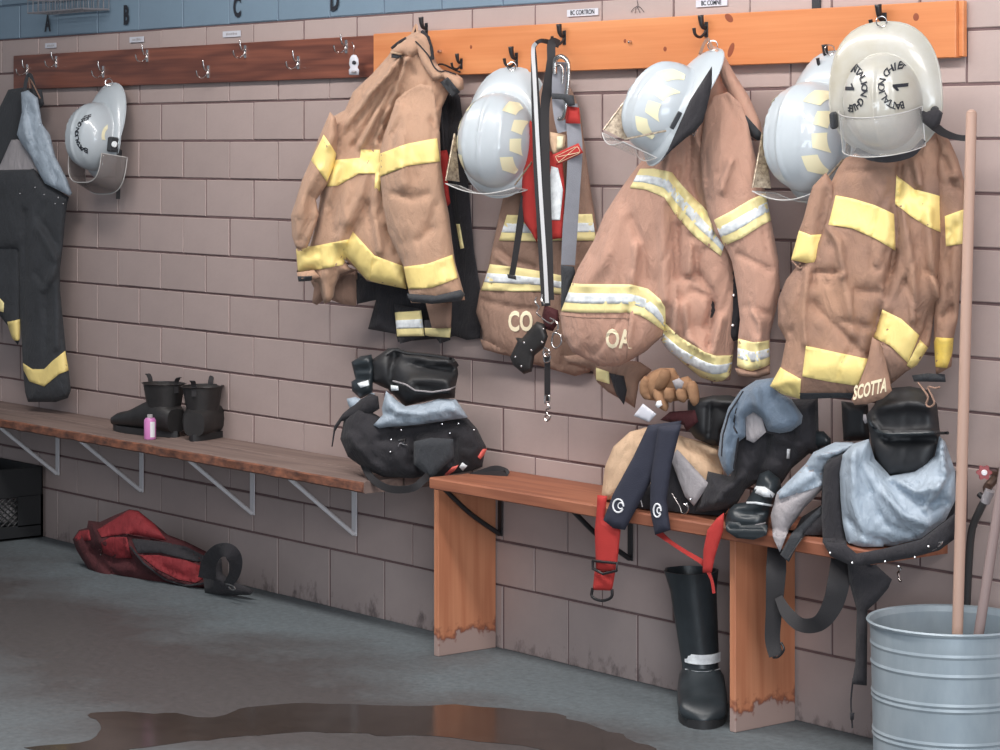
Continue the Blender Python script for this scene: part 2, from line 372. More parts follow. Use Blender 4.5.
hbase = J0 - 12 * HB; BL = block_mesh(hbase + 0.004, M['block_base'], 'block_base')
rb = random.Random(4)
wl = Vector(mort.location)
def proj_px(x, y, z):
    v = np.array([x, y, z]) - CAM; d = v @ DV; return 500 + F * (v @ RV) / d, HY - F * v[2] / d
REST = {'block': [], 'block_blue': [], 'block_base': []}
for r in range(-11, 13):
    z = J0 - (r + 0.5) * HB if r < 12 else hbase / 2 - 0.002
    par = 0 if r % 2 == 0 else 1
    for c in range(-28, 36):
        if (c - par) % 2: continue
        x = (c + 1) * 0.1524
        a = proj_px(x - 0.152, 0, z); b = proj_px(x + 0.152, 0, z); t = proj_px(x, 0, z - HB / 2)
        me = BB if r <= -2 else (BL if r == 12 else BM)
        if x - LB / 2 < -4.2 or x + LB / 2 > 5.4 or z + HB / 2 > 3.2: continue
        if b[0] < -10 or a[0] > 1010 or t[1] < -4:
            REST['block_blue' if r <= -2 else ('block_base' if r == 12 else 'block')].append((me, x, z)); continue
        o = bpy.data.objects.new('block', me); C.objects.link(o); o.parent = mort
        o.location = Vector((x + rb.uniform(-.001, .001), rb.uniform(-0.0015, 0.0015), z + rb.uniform(-.0006, .0006))) - wl
for key, lst in REST.items():      # the courses that run on outside the photograph, one object per paint
    V, Fc = [], []
    for me, x, z in lst:
        b_ = len(V); V += [(v.co.x + x, v.co.y, v.co.z + z) for v in me.vertices]; Fc += [tuple(i + b_ for i in p.vertices) for p in me.polygons]
    if V: o = mk('blocks', V, Fc, M[key], mort, False); o['kind'] = 'stuff'
# blue-painted joint backing above the last plain course
bj = box('painted_joint', M['mortar_blue'], mort, -4.0, 5.2, 0.0015, 0.010, J0 + HB + 0.002, 3.1)

# painted bay letters and name labels
def wall_text(s, px, py, hpx, m, name, parent, y=-0.006, squash=0.62, label=None, bold=0.012):
    c = at(px, py, 0); d = float((c - CAM) @ DV); hm = hpx * d / F
    V, Fc = text_mesh(s, hm * 1.75, bold)
    V = [Vector((c[0] + v.x * squash, y - 0.0004 - v.z, c[2] + v.y)) for v in V]
    return mk(name, V, Fc, m, parent, False, label)
for s, px, py, h in (('A', 49, 24, 13), ('B', 127.5, 16, 15), ('C', 238.5, 8, 16), ('D', 336, 1.5, 16)):
    wall_text(s, px, py, h, M['ink'], 'painted_letter', mort, squash=0.72, bold=0.035)
for px, py, wpx, hpx, s, lb in ((52, 45.5, 18, 5, '', 'small white name label above the hook board, below the painted letter A'),
                        (138, 39.5, 22, 5.5, '', 'small white name label above the hook board, below the painted letter B'),
                        (233, 34, 26, 6, '', 'small white name label above the hook board, below the painted letter C'),
                        (584, 12.5, 38, 7, 'BC CORTRON', 'white name label above the orange board, right of the hanging silver carabiner'),
                        (713, 3, 36, 7, 'BC COMNE', 'white name label above the orange board, over the tilted white helmet')):
    c = at(px, py, 0); d = float((c - CAM) @ DV); k = d / F; wm = wpx * k / 0.80; hm = hpx * k
    t = thing('name_label', lb, 'label', (c[0], 0, c[2]))
    box('strip', M['paper'], t, c[0] - wm / 2, c[0] + wm / 2, -0.0062, -0.0045, c[2] - hm / 2, c[2] + hm / 2)
    if s: wall_text(s, px, py, hpx * 0.55, M['ink'], 'lettering', t, y=-0.0064, squash=0.85)
    else:           # the print is too faint to read: short grey strokes
        bm = bmesh.new(); rl = random.Random(px); x = c[0] - wm * 0.3
        while x < c[0] + wm * 0.3:
            w_ = rl.uniform(0.002, 0.006); bx(bm, x, x + w_, -0.0066, -0.0062, c[2] - hm * 0.2, c[2] + hm * rl.uniform(0.1, 0.25)); x += w_ + 0.003
        from_bm('faded_print', bm, M['lining_grey'], t)

# ------------------------------------------------------------------ floor, damp patches, puddle
def floor_mat():
    m = bpy.data.materials.new('concrete_floor'); m.use_nodes = True; N = m.node_tree.nodes; L = m.node_tree.links; b = N['Principled BSDF']
    tc = N.new('ShaderNodeTexCoord')
    n1 = N.new('ShaderNodeTexNoise'); n1.inputs['Scale'].default_value = 1.3; n1.inputs['Detail'].default_value = 8; n1.inputs['Roughness'].default_value = 0.6; L.new(tc.outputs['Object'], n1.inputs['Vector'])
    n2 = N.new('ShaderNodeTexNoise'); n2.inputs['Scale'].default_value = 45; n2.inputs['Detail'].default_value = 8; n2.inputs['Roughness'].default_value = 0.75; L.new(tc.outputs['Object'], n2.inputs['Vector'])
    # distance from the wall: the dry strip beside it is paler and bluish
    sp = N.new('ShaderNodeSeparateXYZ'); L.new(tc.outputs['Object'], sp.inputs[0])
    py_ = N.new('ShaderNodeMath'); py_.operation = 'MULTIPLY_ADD'; py_.inputs[1].default_value = 1.5; L.new(n1.outputs['Fac'], py_.inputs[0]); L.new(sp.outputs['Y'], py_.inputs[2])
    m1_ = N.new('ShaderNodeMapRange'); m1_.inputs[1].default_value = 0.55; m1_.inputs[2].default_value = 0.05; L.new(py_.outputs[0], m1_.inputs[0])
    m2_ = N.new('ShaderNodeMapRange'); m2_.inputs[1].default_value = -1.1; m2_.inputs[2].default_value = -0.45; L.new(py_.outputs[0], m2_.inputs[0])
    ad2 = N.new('ShaderNodeMath'); ad2.operation = 'MULTIPLY'; ad2.use_clamp = True; L.new(m1_.outputs[0], ad2.inputs[0]); L.new(m2_.outputs[0], ad2.inputs[1])
    mx = N.new('ShaderNodeMix'); mx.data_type = 'RGBA'; mx.inputs[6].default_value = (*lin((103, 111, 115)), 1); mx.inputs[7].default_value = (*lin((84, 80, 80)), 1)
    L.new(ad2.outputs[0], mx.inputs[0])
    m2 = N.new('ShaderNodeMix'); m2.data_type = 'RGBA'; m2.blend_type = 'MULTIPLY'; m2.inputs[0].default_value = 0.55
    cr = N.new('ShaderNodeMapRange'); cr.inputs[1].default_value = 0.3; cr.inputs[2].default_value = 0.7; cr.inputs[3].default_value = 0.35; cr.inputs[4].default_value = 1.35; L.new(n2.outputs['Fac'], cr.inputs[0])
    L.new(mx.outputs[2], m2.inputs[6]); L.new(cr.outputs[0], m2.inputs[7]); L.new(m2.outputs[2], b.inputs['Base Color'])
    rr = N.new('ShaderNodeMapRange'); rr.inputs[3].default_value = 0.75; rr.inputs[4].default_value = 0.42; L.new(ad2.outputs[0], rr.inputs[0]); L.new(rr.outputs[0], b.inputs['Roughness'])
    bp = N.new('ShaderNodeBump'); bp.inputs['Strength'].default_value = 0.4; bp.inputs['Distance'].default_value = 0.003
    L.new(n2.outputs['Fac'], bp.inputs['Height']); L.new(bp.outputs[0], b.inputs['Normal']); return m
fl = mk('floor', [(-5, -9, 0), (9, -9, 0), (9, 0.16, 0), (-5, 0.16, 0), (-5, -9, -0.1), (9, -9, -0.1), (9, 0.16, -0.1), (-5, 0.16, -0.1)],
        [(0, 1, 2, 3), (7, 6, 5, 4), (0, 4, 5, 1), (1, 5, 6, 2), (2, 6, 7, 3), (3, 7, 4, 0)], floor_mat(), None, False, origin=(0, 0, 0)); fl['kind'] = 'structure'
def floor_blob(name, pts, m, z=0.0015, wob=0.0):
    P = [atz(x, y, 0) for x, y in pts]; P = smooth_path(P + [P[0]], 5)[:-1]
    P = [p + Vector((noise.noise(p * 9) * wob, noise.noise(p * 9 + Vector((5, 5, 5))) * wob, 0)) for p in P]
    V = [(p.x, p.y, z) for p in P] + [(p.x, p.y, 0.0) for p in P]; n = len(P)
    ar = sum(P[i].x * P[(i + 1) % n].y - P[(i + 1) % n].x * P[i].y for i in range(n))
    fc = [tuple(range(n)) if ar > 0 else tuple(range(n))[::-1]] + [(i, i + n, (i + 1) % n + n, (i + 1) % n) for i in range(n)]
    return mk(name, V, fc, m, None, False)
pm = mat('puddle_water', (62, 54, 50), 0.14, spec=0.5, var=0.2, scale=12)
pd = floor_blob('puddle', [(30, 748), (75, 742), (100, 726), (92, 713), (150, 713), (215, 716), (270, 707), (330, 703), (400, 706), (470, 706), (520, 712), (575, 722), (625, 735), (660, 752), (640, 770), (560, 752), (480, 742), (400, 736), (320, 733), (240, 738), (150, 747), (90, 757)], pm, 0.0012, 0.05)
tag(pd, 'shallow dark puddle of water lying on the concrete floor in front of the bench', 'puddle', None, 'stuff')

# ceiling of the bay, out of view above
cl = box('ceiling', mat('white_ceiling', (200, 200, 200), 0.9), None, -4.2, 5.4, -3.6, 0.006, 3.2, 3.3); cl['kind'] = 'structure'

# ------------------------------------------------------------------ hook boards
def hook(px, py, parent, kind, sc=1.0, Y=0.022):
    """double coat hook: one long upper prong, one short lower prong"""
    c = vat(px, py, Y); m = M['nickel'] if kind == 'n' else M['black_metal']; r = (0.0026 if kind == 'n' else 0.0042) * sc
    o = tube('hook', [c + Vector(v) * sc for v in ((0, 0, 0.0), (0, -0.006, -0.010), (0, -0.022, -0.020), (0, -0.040, -0.014), (0, -0.046, 0.004))], [r, r, r, r, r * 1.2], m, parent, 8, 4)
    V, Fc = [], []; k = 1.15 if kind == 'n' else 2.0
    tube_geo(V, Fc, smooth_path([c + Vector(v) * sc for v in ((0, 0.0, 0.008), (0, -0.010, 0.006), (0, -0.017, 0.018), (0, -0.020, 0.040))], 4), list(np.linspace(r, r * k, 13)), 8)
    mk('prong', V, Fc, m, o)
    bmx = bmesh.new(); bx(bmx, c.x - 0.007 * sc, c.x + 0.007 * sc, c.y - 0.0006, c.y + 0.003, c.z - 0.02 * sc, c.z + 0.022 * sc, 0.0008)
    from_bm('base_plate', bmx, m, o)
    return o
zt, zb = 1.886, 1.751
hbd = box('hook_board', M['board_dark'], None, -1.240, 1.196, -0.020, -0.0045, zb, zt, 0.002)
tag(hbd, 'dark brown stained hook board on the wall with silver hooks', 'coat rack')
hbo = box('hook_board', M['board_orange'], None, 1.200, 3.648, -0.030, -0.0045, zb - 0.003, zt + 0.004, 0.002)
tag(hbo, 'orange stained pine hook board on the wall with black hooks', 'coat rack')
for px, py in ((27, 70), (56, 62), (103, 72), (147, 56), (208, 72), (245, 52), (298, 63), (346, 47)): hook(px, py, hbd, 'n', 1.05)
for px, py, sc in ((426, 30, 1.0), (461, 64, 0.8), (516, 60, 1.0), (564, 38, 1.0), (706, 30, 1.0), (830, 60, 1.0), (884, 22, 1.1)): hook(px, py, hbo, 'b', sc, 0.032)
# bolt and knots of the orange board
lathe('bolt', [(0.0, 0.012), (0.004, 0.011), (0.006, 0.006), (0.006, 0)], M['nickel'], vat(441, 51.5, 0.030), hbo, 10, axis=Matrix.Rotation(math.pi / 2, 3, 'X'))
lathe('bolt', [(0.0, 0.010), (0.004, 0.009), (0.005, 0.005), (0.005, 0)], M['nickel'], vat(631, 42, 0.030), hbo, 10, axis=Matrix.Rotation(math.pi / 2, 3, 'X'))
def knot(px, py, rx, rz, rot):
    c = vat(px, py, 0.0303); V = [Vector((c.x, c.y - 0.0008, c.z))]
    for k in range(14):
        a = 2 * math.pi * k / 14; x, z = rx * math.cos(a), rz * math.sin(a)
        V.append(Vector((c.x + x * math.cos(rot) - z * math.sin(rot), c.y, c.z + x * math.sin(rot) + z * math.cos(rot))))
    mk('knot', V, [(0, k + 1, (k + 1) % 14 + 1) for k in range(14)], M['board_knot'], hbo)
for a in ((471, 47, .006, .006, 0), (625, 41, .006, .006, 0), (665, 49, .007, .007, 0), (729, 18, .018, .010, -0.5), (731, 50, .010, .022, -0.5), (916, 17, .010, .010, 0)): knot(*a)
# chipped corner block behind the right end of the board
box('backing_cleat', M['board_orange'], hbo, 3.648, 3.664, -0.020, -0.0045, zb - 0.001, zt + 0.003, 0.002)

# ------------------------------------------------------------------ benches
z1 = 0.503; xe = float(at(365, 470, 0.3)[0]); b1 = thing('wall_bench', 'long weathered wooden wall bench held by white brackets', 'bench', (0.3, -0.15, 0))
def plank(name, x0, x1, y0, y1, z0, z1_, m, parent, wob=0.004, seed=0, nseg=60):
    """plank with a slightly worn, uneven front edge"""
    V, Fc = [], []
    for i in range(nseg + 1):
        x = x0 + (x1 - x0) * i / nseg; k = noise.noise(Vector((x * 7, seed, 0))) * wob; k2 = noise.noise(Vector((x * 13, seed + 4, 0))) * wob
        V += [(x, y1, z0), (x, y1, z1_), (x, y0 + 0.004 + k, z1_), (x, y0 + k, z1_ - 0.004), (x, y0 + k2, z0 + 0.003), (x, y0 + 0.004 + k2, z0)]
    for i in range(nseg):
        for k in range(6):
            a = i * 6 + k; b = i * 6 + (k + 1) % 6; Fc.append((a, b, b + 6, a + 6))
    Fc.append(tuple(range(6))[::-1]); Fc.append(tuple(nseg * 6 + k for k in range(6)))
    return flat_if(mk(name, V, Fc, m, parent), 30)
plank('plank', -1.9, xe + 0.004, -0.150, -0.004, z1 - 0.036, z1, M['bench_old'], b1, 0.003, 1)
pf = plank('plank', -1.9, xe, -0.302, -0.156, z1 - 0.038, z1 - 0.001, M['bench_old'], b1, 0.012, 2, 120)
plank('worn_edge', -1.88, xe - 0.004, -0.3065, -0.296, z1 - 0.035, z1 - 0.004, M['bench_edge'], b1, 0.012, 2, 120)
def bracket(xw, parent, m, ztop, depth, drop, wd=0.027, rev=0, bulge=0.0):
    bm = bmesh.new()
    bx(bm, xw - wd / 2, xw + wd / 2, -0.0085, -0.0045, ztop - drop, ztop, 0.0006)
    bx(bm, xw - wd / 2, xw + wd / 2, -depth, -0.005, ztop - 0.004, ztop, 0.0006)
    o = from_bm('bracket', bm, m, parent)
    a = Vector((xw, -0.010, ztop - drop + 0.006)); b = Vector((xw, -depth + 0.01, ztop - 0.004)); mid = (a + b) / 2 + Vector((0, -0.010 * bulge, -0.010 * bulge))
    tube('strut', [a, mid, b] if bulge else [a, b], 0.0075, m, o, 8, 6 if bulge else 1)
    return o
for px, py in ((59, 440), (143, 455), (254, 475), (356, 490)):
    bracket(at(px, py, 0)[0], b1, M['white_metal'], z1 - 0.038, 0.272, 0.212)
z2 = 0.545; b2 = thing('wall_bench', 'reddish pine bench on plank legs along the wall', 'bench', (2.5, -0.15, 0))
plank('seat_plank', 1.835, 3.60, -0.286, -0.004, z2 - 0.034, z2, M['bench'], b2, 0.002, 5)
lg = {}
for xl in (1.802, 3.072):
    bmx = bmesh.new(); bx(bmx, xl - 0.022, xl, -0.228, -0.006, 0, z2 - 0.034, 0.002); o = from_bm('leg', bmx, M['leg_wood'], b2)
for px, py, m_ in ((502, 520, 'black_metal'), (632, 550, 'black_metal')):
    bracket(at(px, py, 0)[0], b2, M[m_], z2 - 0.034, 0.235, 0.168, 0.020, 0, 0.6)

# small ink scribble on the wall above the orange board
Q = [[(637, 0), (638, 5), (637, 9)], [(637, 6), (633, 9), (631, 12)], [(638, 6), (641, 8), (644, 12)], [(638, 8), (640, 13)], [(636, 8), (635, 13)]]
tubes('painted_mark', [[vat(x, y, 0.0055) for x, y in q] for q in Q], 0.0008, M['ink'], mort, 5)

t = thing('wall_plate', 'small dark grey plate on the wall just above the orange board', 'plate', vat(818, 2, 0.005))
c = at(818, 0, 0); box('plate', M['char'], t, c[0] - 0.015, c[0] + 0.015, -0.009, -0.0035, zt + 0.001, zt + 0.075, 0.001)
# ------------------------------------------------------------------ soft goods: padded panels with real folds
VIEWS = dict(A1=(280, 100, 5), A2=(280, 200, 5), AC=(340, 20, 6.821), H2=(440, 50, 6.25), H3=(590, 30, 6.25), B1=(550, 150, 5), B2=(600, 270, 5),
             D1=(760, 120, 4.545), D2=(760, 250, 4.545), L1=(0, 0, 3.572), L2=(0, 200, 3.408), K1=(320, 330, 3.945), K2=(330, 340, 5.882), J1=(570, 350, 3.0), J2=(700, 370, 3.2593),
             J3=(680, 370, 3.95), J4=(820, 370, 5.5556), J5=(640, 520, 2.7778), J6=(770, 560, 5), R1=(60, 490, 4.7619), S1=(100, 360, 7.6923), G1=(440, 180, 3.0), G2=(460, 180, 5), G3=(510, 230, 3.745),
             G4=(430, 20, 3.7474), E1=(550, 0, 3.75), E3=(750, 0, 3.409), E4=(750, 180, 3.124), X=(0, 0, 1))
def P(view, s):
    """points measured on an enlarged view of the photograph -> photograph pixels"""
    x0, y0, k = VIEWS[view]
    v = [float(t) for t in s.replace(',', ' ').split()]
    return [(x0 + v[i] / k, y0 + v[i + 1] / k) for i in range(0, len(v), 2)]
def densify(pts, step, closed=True):
    out = []; n = len(pts)
    for i in range(n if closed else n - 1):
        a = np.array(pts[i], float); b = np.array(pts[(i + 1) % n], float); k = max(1, int(np.linalg.norm(b - a) / step))
        for j in range(k): out.append(tuple(a + (b - a) * j / k))
    if not closed: out.append(tuple(pts[-1]))
    return out
def round_poly(pts, it=1, closed=True):
    for _ in range(it):
        o = []; n = len(pts)
        for i in range(n):
            a = np.array(pts[i], float); b = np.array(pts[(i + 1) % n], float)
            o += [tuple(a * 0.8 + b * 0.2), tuple(a * 0.2 + b * 0.8)]
        pts = o
    return pts
def seg_dist(Q, pts, closed=True):
    Q = np.asarray(Q, float); A = np.array(pts, float); B = np.roll(A, -1, 0) if closed else A[1:]
    if not closed: A = A[:-1]
    d = B - A; L2 = (d ** 2).sum(1) + 1e-12
    t = np.clip(((Q[:, None, :] - A[None]) * d[None]).sum(2) / L2, 0, 1)
    return np.sqrt((((A[None] + t[..., None] * d[None]) - Q[:, None, :]) ** 2).sum(2)).min(1)
def inside(Q, pts):
    Q = np.asarray(Q, float); x, y = Q[:, 0], Q[:, 1]; r = np.zeros(len(Q), bool); n = len(pts)
    for i in range(n):
        (x1, y1), (x2, y2) = pts[i], pts[(i + 1) % n]
        if y1 == y2: continue
        c = ((y1 > y) != (y2 > y)) & (x < (x2 - x1) * (y - y1) / (y2 - y1) + x1); r ^= c
    return r
class Cloth:
    """A padded sheet of cloth hanging in a vertical plane (turned phi degrees from the wall, its centre Y from the wall),
    swelling by T towards the room over a rim of R pixels' breadth, with ridges (+) and creases (-) laid along lines."""
    def __init__(s, out, Y, phi=20, T=0.05, R=30, folds=(), wr=0.004, wscale=(40, 90), seed=0, back=0.4, rnd=0, p=2.0, tilt=0.0, wang=0.0, merge=None, gain=2.8, bench=None, rest=False):
        s.rest = rest
        s.merge, s.gain, s.bench, s.Y0 = merge, gain, bench, Y
        s.out = round_poly(out, rnd) if rnd else list(out); s.out = densify(s.out, 4.0)
        a = np.array(s.out); s.c = (a.min(0) + a.max(0)) / 2; s.A = at(s.c[0], s.c[1], Y)
        ph = math.radians(phi); s.n = np.array([math.sin(ph), -math.cos(ph), 0.0]); s.n = s.n + np.array([0, 0, tilt]); s.n /= np.linalg.norm(s.n)
        r = rayv(s.c[0], s.c[1]); s.d = -r; s.d /= np.linalg.norm(s.d)
        s.T, s.R, s.folds, s.wr, s.ws, s.seed, s.bk, s.p, s.wang = T, R, folds, wr, wscale, seed, back, p, math.radians(wang)
    def prof(s, Q):
        e = np.clip(seg_dist(Q, s.out) / s.R, 0, 1); return (1 - (1 - e) ** s.p) ** (1 / s.p) * inside(Q, s.out)
    def height(s, Q):
        Q = np.asarray(Q, float); f = s.prof(Q); g = np.zeros(len(Q))
        for fo in s.folds:
            pts, wd, am = fo[0], fo[1], fo[2]; d = seg_dist(Q, pts, False)
            g += s.gain * am * (np.exp(-(d / wd) ** 2) if am > 0 else np.exp(-d / wd))
        if s.wr:
            ca, sa = math.cos(s.wang), math.sin(s.wang); u = (Q[:, 0] * ca + Q[:, 1] * sa) / s.ws[0]; v = (-Q[:, 0] * sa + Q[:, 1] * ca) / s.ws[1]
            sd = s.seed * 17.3
            g += np.array([noise.noise(Vector((a, b, sd))) * 1.5 + (0.5 - abs(noise.noise(Vector((a * 2.1 + 9, b * 2.1, sd + 5))))) * 1.2 for a, b in zip(u, v)]) * s.wr
            rdg = np.array([abs(noise.noise(Vector((a * 1.6 + 31, b * 1.3, sd + 2)))) for a, b in zip(u, v)]); g -= np.exp(-rdg / 0.045) * s.wr * 1.3
            g += np.array([noise.noise(Vector((a * 4.5 + 3, b * 4.5, sd + 9))) for a, b in zip(u, v)]) * s.wr * 0.35
        e = np.clip(seg_dist(Q, s.out) / 7.0, 0, 1)
        if s.merge is not None:
            f = f * (1 - np.exp(-(seg_dist(Q, s.merge[0], False) / s.merge[1]) ** 2))
        return s.T * f + g * e * inside(Q, s.out)
    def place(s, Q, h, top=True):
        Q = np.asarray(Q, float); r = rayv(Q[:, 0], Q[:, 1]); t = ((s.A - CAM) @ s.n) / (r @ s.n); W = CAM + r * t[:, None] + s.d[None] * np.asarray(h)[:, None]
        # keep clear of the wall and the hook boards, and hang over a bench's front edge where it drops below the seat
        lim = np.where(W[:, 2] > 1.735, 0.034, 0.010) + (0.007 if top else 0.0)
        k = np.where(W[:, 1] > -lim, (W[:, 1] + lim) / -s.d[1], 0.0); W = W + s.d[None] * k[:, None]
        if s.rest:      # lies on a bench: nothing sinks below the seat
            zt = np.where(W[:, 0] > 1.835, 0.5465, 0.5045) + (0.003 if top else 0.0); W[:, 2] = np.where((W[:, 2] < zt) & (W[:, 1] > -0.29), zt, W[:, 2])
        if s.bench is not None:
            yb = s.bench[1] + max(0.0, s.Y0 - 0.15) * 0.25 + (0.007 if top else 0.0); k = np.where((W[:, 2] < s.bench[0]) & (W[:, 1] > -yb), (W[:, 1] + yb) / -s.d[1], 0.0); W = W + s.d[None] * k[:, None]
        return W
    def pt(s, x, y, off=0.0): return Vector(s.place([(x, y)], s.height([(x, y)]) + off)[0])
    def front(s, Q, off=0.0): return s.place(Q, s.height(Q) + off)
def tri(loops, res, keep):
    """constrained triangulation of outlines with an inner grid; keep(Q) says which triangles stay"""
    V, E = [], []
    for lp in loops:
        b = len(V); V += [tuple(p) for p in lp]; E += [(b + i, b + (i + 1) % len(lp)) for i in range(len(lp))]
    a = np.array(loops[-1]); x0, y0 = a.min(0); x1, y1 = a.max(0)
    gx = np.arange(x0 + res / 2, x1, res); gy = np.arange(y0 + res / 2, y1, res)
    G = np.array([(x + (res / 2 if j % 2 else 0), y) for j, y in enumerate(gy) for x in gx]) if len(gx) and len(gy) else np.zeros((0, 2))
    if len(G):
        ok = np.ones(len(G), bool)
        for lp in loops: ok &= seg_dist(G, lp) > res * 0.45
        ok &= inside(G, loops[-1]); V += [tuple(g) for g in G[ok]]
    r = geometry.delaunay_2d_cdt([Vector(v) for v in V], E, [], 0, 0.01)
    Q = np.array([tuple(v) for v in r[0]]); T = [f for f in r[2] if len(f) == 3]
    cen = np.array([(Q[f[0]] + Q[f[1]] + Q[f[2]]) / 3 for f in T]); k = keep(cen); T = [f for f, o in zip(T, k) if o]
    used = sorted({i for f in T for i in f}); mp = {o: i for i, o in enumerate(used)}
    return Q[used], [tuple(mp[i] for i in f) for f in T]
def orient(Wf, T):
    out = []
    for f in T:
        a, b, c = Wf[f[0]], Wf[f[1]], Wf[f[2]]; n = np.cross(b - a, c - a)
        out.append(f if n @ (CAM - a) > 0 else f[::-1])
    return out
def rim_of(T):
    cnt = {}
    for f in T:
        for i in range(3):
            a, b = f[i], f[(i + 1) % 3]; cnt[(a, b)] = cnt.get((a, b), 0) + 1
    return [e for e in cnt if (e[1], e[0]) not in cnt]
def cloth(name, m, parent, cl, res=None, label=None):
    if res is None: res = 2.7 if (cl.out and (np.ptp(np.array(cl.out), axis=0).max() > 150)) else 3.2
    """closed padded body from a Cloth"""
    Q, T = tri([cl.out], res, lambda c: inside(c, cl.out))
    Wf = cl.front(Q); f = cl.prof(Q); Wb = cl.place(Q, -cl.T * cl.bk * f - 0.004, False)
    T = orient(Wf, T); n = len(Q); rim = rim_of(T)
    Fc = list(T) + [tuple(i + n for i in t[::-1]) for t in T] + [(b, a, a + n, b + n) for a, b in rim]
    o = mk(name, np.vstack([Wf, Wb]), Fc, m, parent, True, label); o['_'] = 0; del o['_']; return o
def patch(name, m, parent, cl, poly, off=0.0045, res=3.0, clip=True, label=None, thick=0.0022):
    """piece sewn onto a Cloth: follows its folds, cut off where the cloth ends"""
    poly = densify(poly, 3.5)
    lp = [cl.out, poly] if clip else [poly]
    Q, T = tri(lp, res, lambda c: inside(c, poly) & (inside(c, cl.out) if clip else True))
    if not T: return None
    Wf = cl.front(Q, off); T = orient(Wf, T); n = len(Q); Wb = cl.front(Q, off - thick); rim = rim_of(T)
    return mk(name, np.vstack([Wf, Wb]), list(T) + [tuple(i + n for i in t[::-1]) for t in T] + [(b, a, a + n, b + n) for a, b in rim], m, parent, True, label)
def band(name, m, parent, cl, top, bot, silver=None, off=0.0045, k0=0.33, k1=0.68):
    """reflective trim between two edge lines, with an optional silver centre strip"""
    o = patch(name, m, parent, cl, list(top) + list(bot)[::-1], off)
    if silver is not None and o is not None:
        n = 12; A = resamp(top, n); B = resamp(bot, n); a = [tuple(A[i] * (1 - k0) + B[i] * k0) for i in range(n)]; b = [tuple(A[i] * (1 - k1) + B[i] * k1) for i in range(n)]
        patch('reflective_strip', silver, parent, cl, a + b[::-1], off + 0.0012)
    return o
def resamp(pts, n):
    p = np.array(pts, float); d = np.r_[0, np.cumsum(np.linalg.norm(np.diff(p, axis=0), axis=1))]; t = np.linspace(0, d[-1], n)
    return np.stack([np.interp(t, d, p[:, 0]), np.interp(t, d, p[:, 1])], 1)
def lettering(s, cl, parent, px, py, hpx, m, right=(1, 0), up=(0, -1), squash=0.8, bold=0.0, off=0.0035):
    V, Fc = text_mesh(s, hpx * 1.5, 0.032); Q = [(px + v.x * squash * right[0] + v.y * up[0], py + v.x * squash * right[1] + v.y * up[1]) for v in V]
    W = cl.front(Q, off) - cl.d[None] * np.array([0.0008 if v.z < 0 else 0 for v in V])[:, None]
    return mk('lettering', W, Fc, m, parent, False)
def button(cl_or_pt, m, parent, x=0, y=0, r=0.0045, off=0.002, name='snap'):
    c = cl_or_pt.pt(x, y, off) if isinstance(cl_or_pt, Cloth) else Vector(cl_or_pt)
    R = TOCAM.to_track_quat('Z', 'Y').to_matrix()
    return lathe(name, [(0.0, 0.003), (r * 0.7, 0.0026), (r, 0.001), (r, -0.002)], m, c, parent, 10, axis=R)
def seam(cl, parent, pts, m, r=0.0011, off=0.001, name='seam', label=None):
    Q = resamp(pts, max(4, int(len(pts) * 4))); return tube(name, [Vector(v) for v in cl.front(Q, off)], r, m, parent, 5, 1, label)
# ------------------------------------------------------------------ black trousers hanging behind the first coat
bt = thing('turnout_trousers', 'long black turnout trousers with silver-and-lime ankle bands hanging behind the left tan coat', 'trousers', vat(420, 40, 0.05))
c0 = Cloth(P('X', '434,84 446,88 453,84 460,98 464,130 468,180 474,250 482,300 480,338 467,340 455,336 446,338 398,342 396,334 368,329 376,300 357,304 356,280 400,250 436,200'), 0.045, 8, 0.015, 14, wr=0.005, seed=3,
           folds=[(P('X', '448,96 452,200 460,320'), 4, -0.012), (P('X', '440,200 445,330'), 5, 0.008), (P('X', '380,290 376,330'), 4, 0.008)])
cloth('body', M['black'], bt, c0)
c0b = Cloth(P('A2', '385,360 440,390 445,470 420,500 395,515 380,470'), 0.075, 8, 0.02, 8, wr=0.003, seed=8); cloth('pocket_flap', M['char'], bt, c0b)
c0c = Cloth(P('A2', '570,520 705,545 722,680 655,705 600,718 585,680'), 0.085, 5, 0.016, 9, wr=0.001, seed=4)
cloth('ankle', M['black'], bt, c0c)
band('reflective_trim', M['yellow_pale'], bt, c0c, P('A2', '570,562 708,553'), P('A2', '585,682 722,680'), M['silver'])
c0d = Cloth(P('A2', '722,600 862,600 852,700 800,718 780,690 724,676'), 0.08, 5, 0.016, 9, wr=0.001, seed=5)
cloth('ankle', M['black'], bt, c0d); band('reflective_trim', M['yellow_pale'], bt, c0d, P('A2', '720,640 855,640'), P('A2', '728,680 850,688'))
c0e = Cloth(P('A2', '728,515 860,512 855,640 760,642'), 0.11, 5, 0.016, 10, wr=0.002, seed=6); cloth('inner_cuff', M['tan_brown'], bt, c0e, label='brown inner cuff')
patch('reflective_tab', M['yellow_pale'], bt, c0, P('A2', '880,120 898,120 920,240 902,245'), 0.0055)
for x, y in ((445, 97), (450, 94)): button(c0, M['nickel'], bt, x, y, 0.004)
rs = thing('shoulder_strap', 'bright red webbing pad hanging between the left tan coat and the white helmet', 'strap', vat(445, 150, 0.07))
c0r = Cloth(P('A1', '790,255 835,250 845,290 838,400 852,515 835,535 805,470'), 0.085, 8, 0.02, 7, wr=0.002); cloth('pad', M['red'], rs, c0r)
tube('cord', [vat(444, 152, 0.08), vat(441, 110, 0.07), vat(437, 66, 0.06), vat(460, 72, 0.045)], 0.003, M['black'], rs)

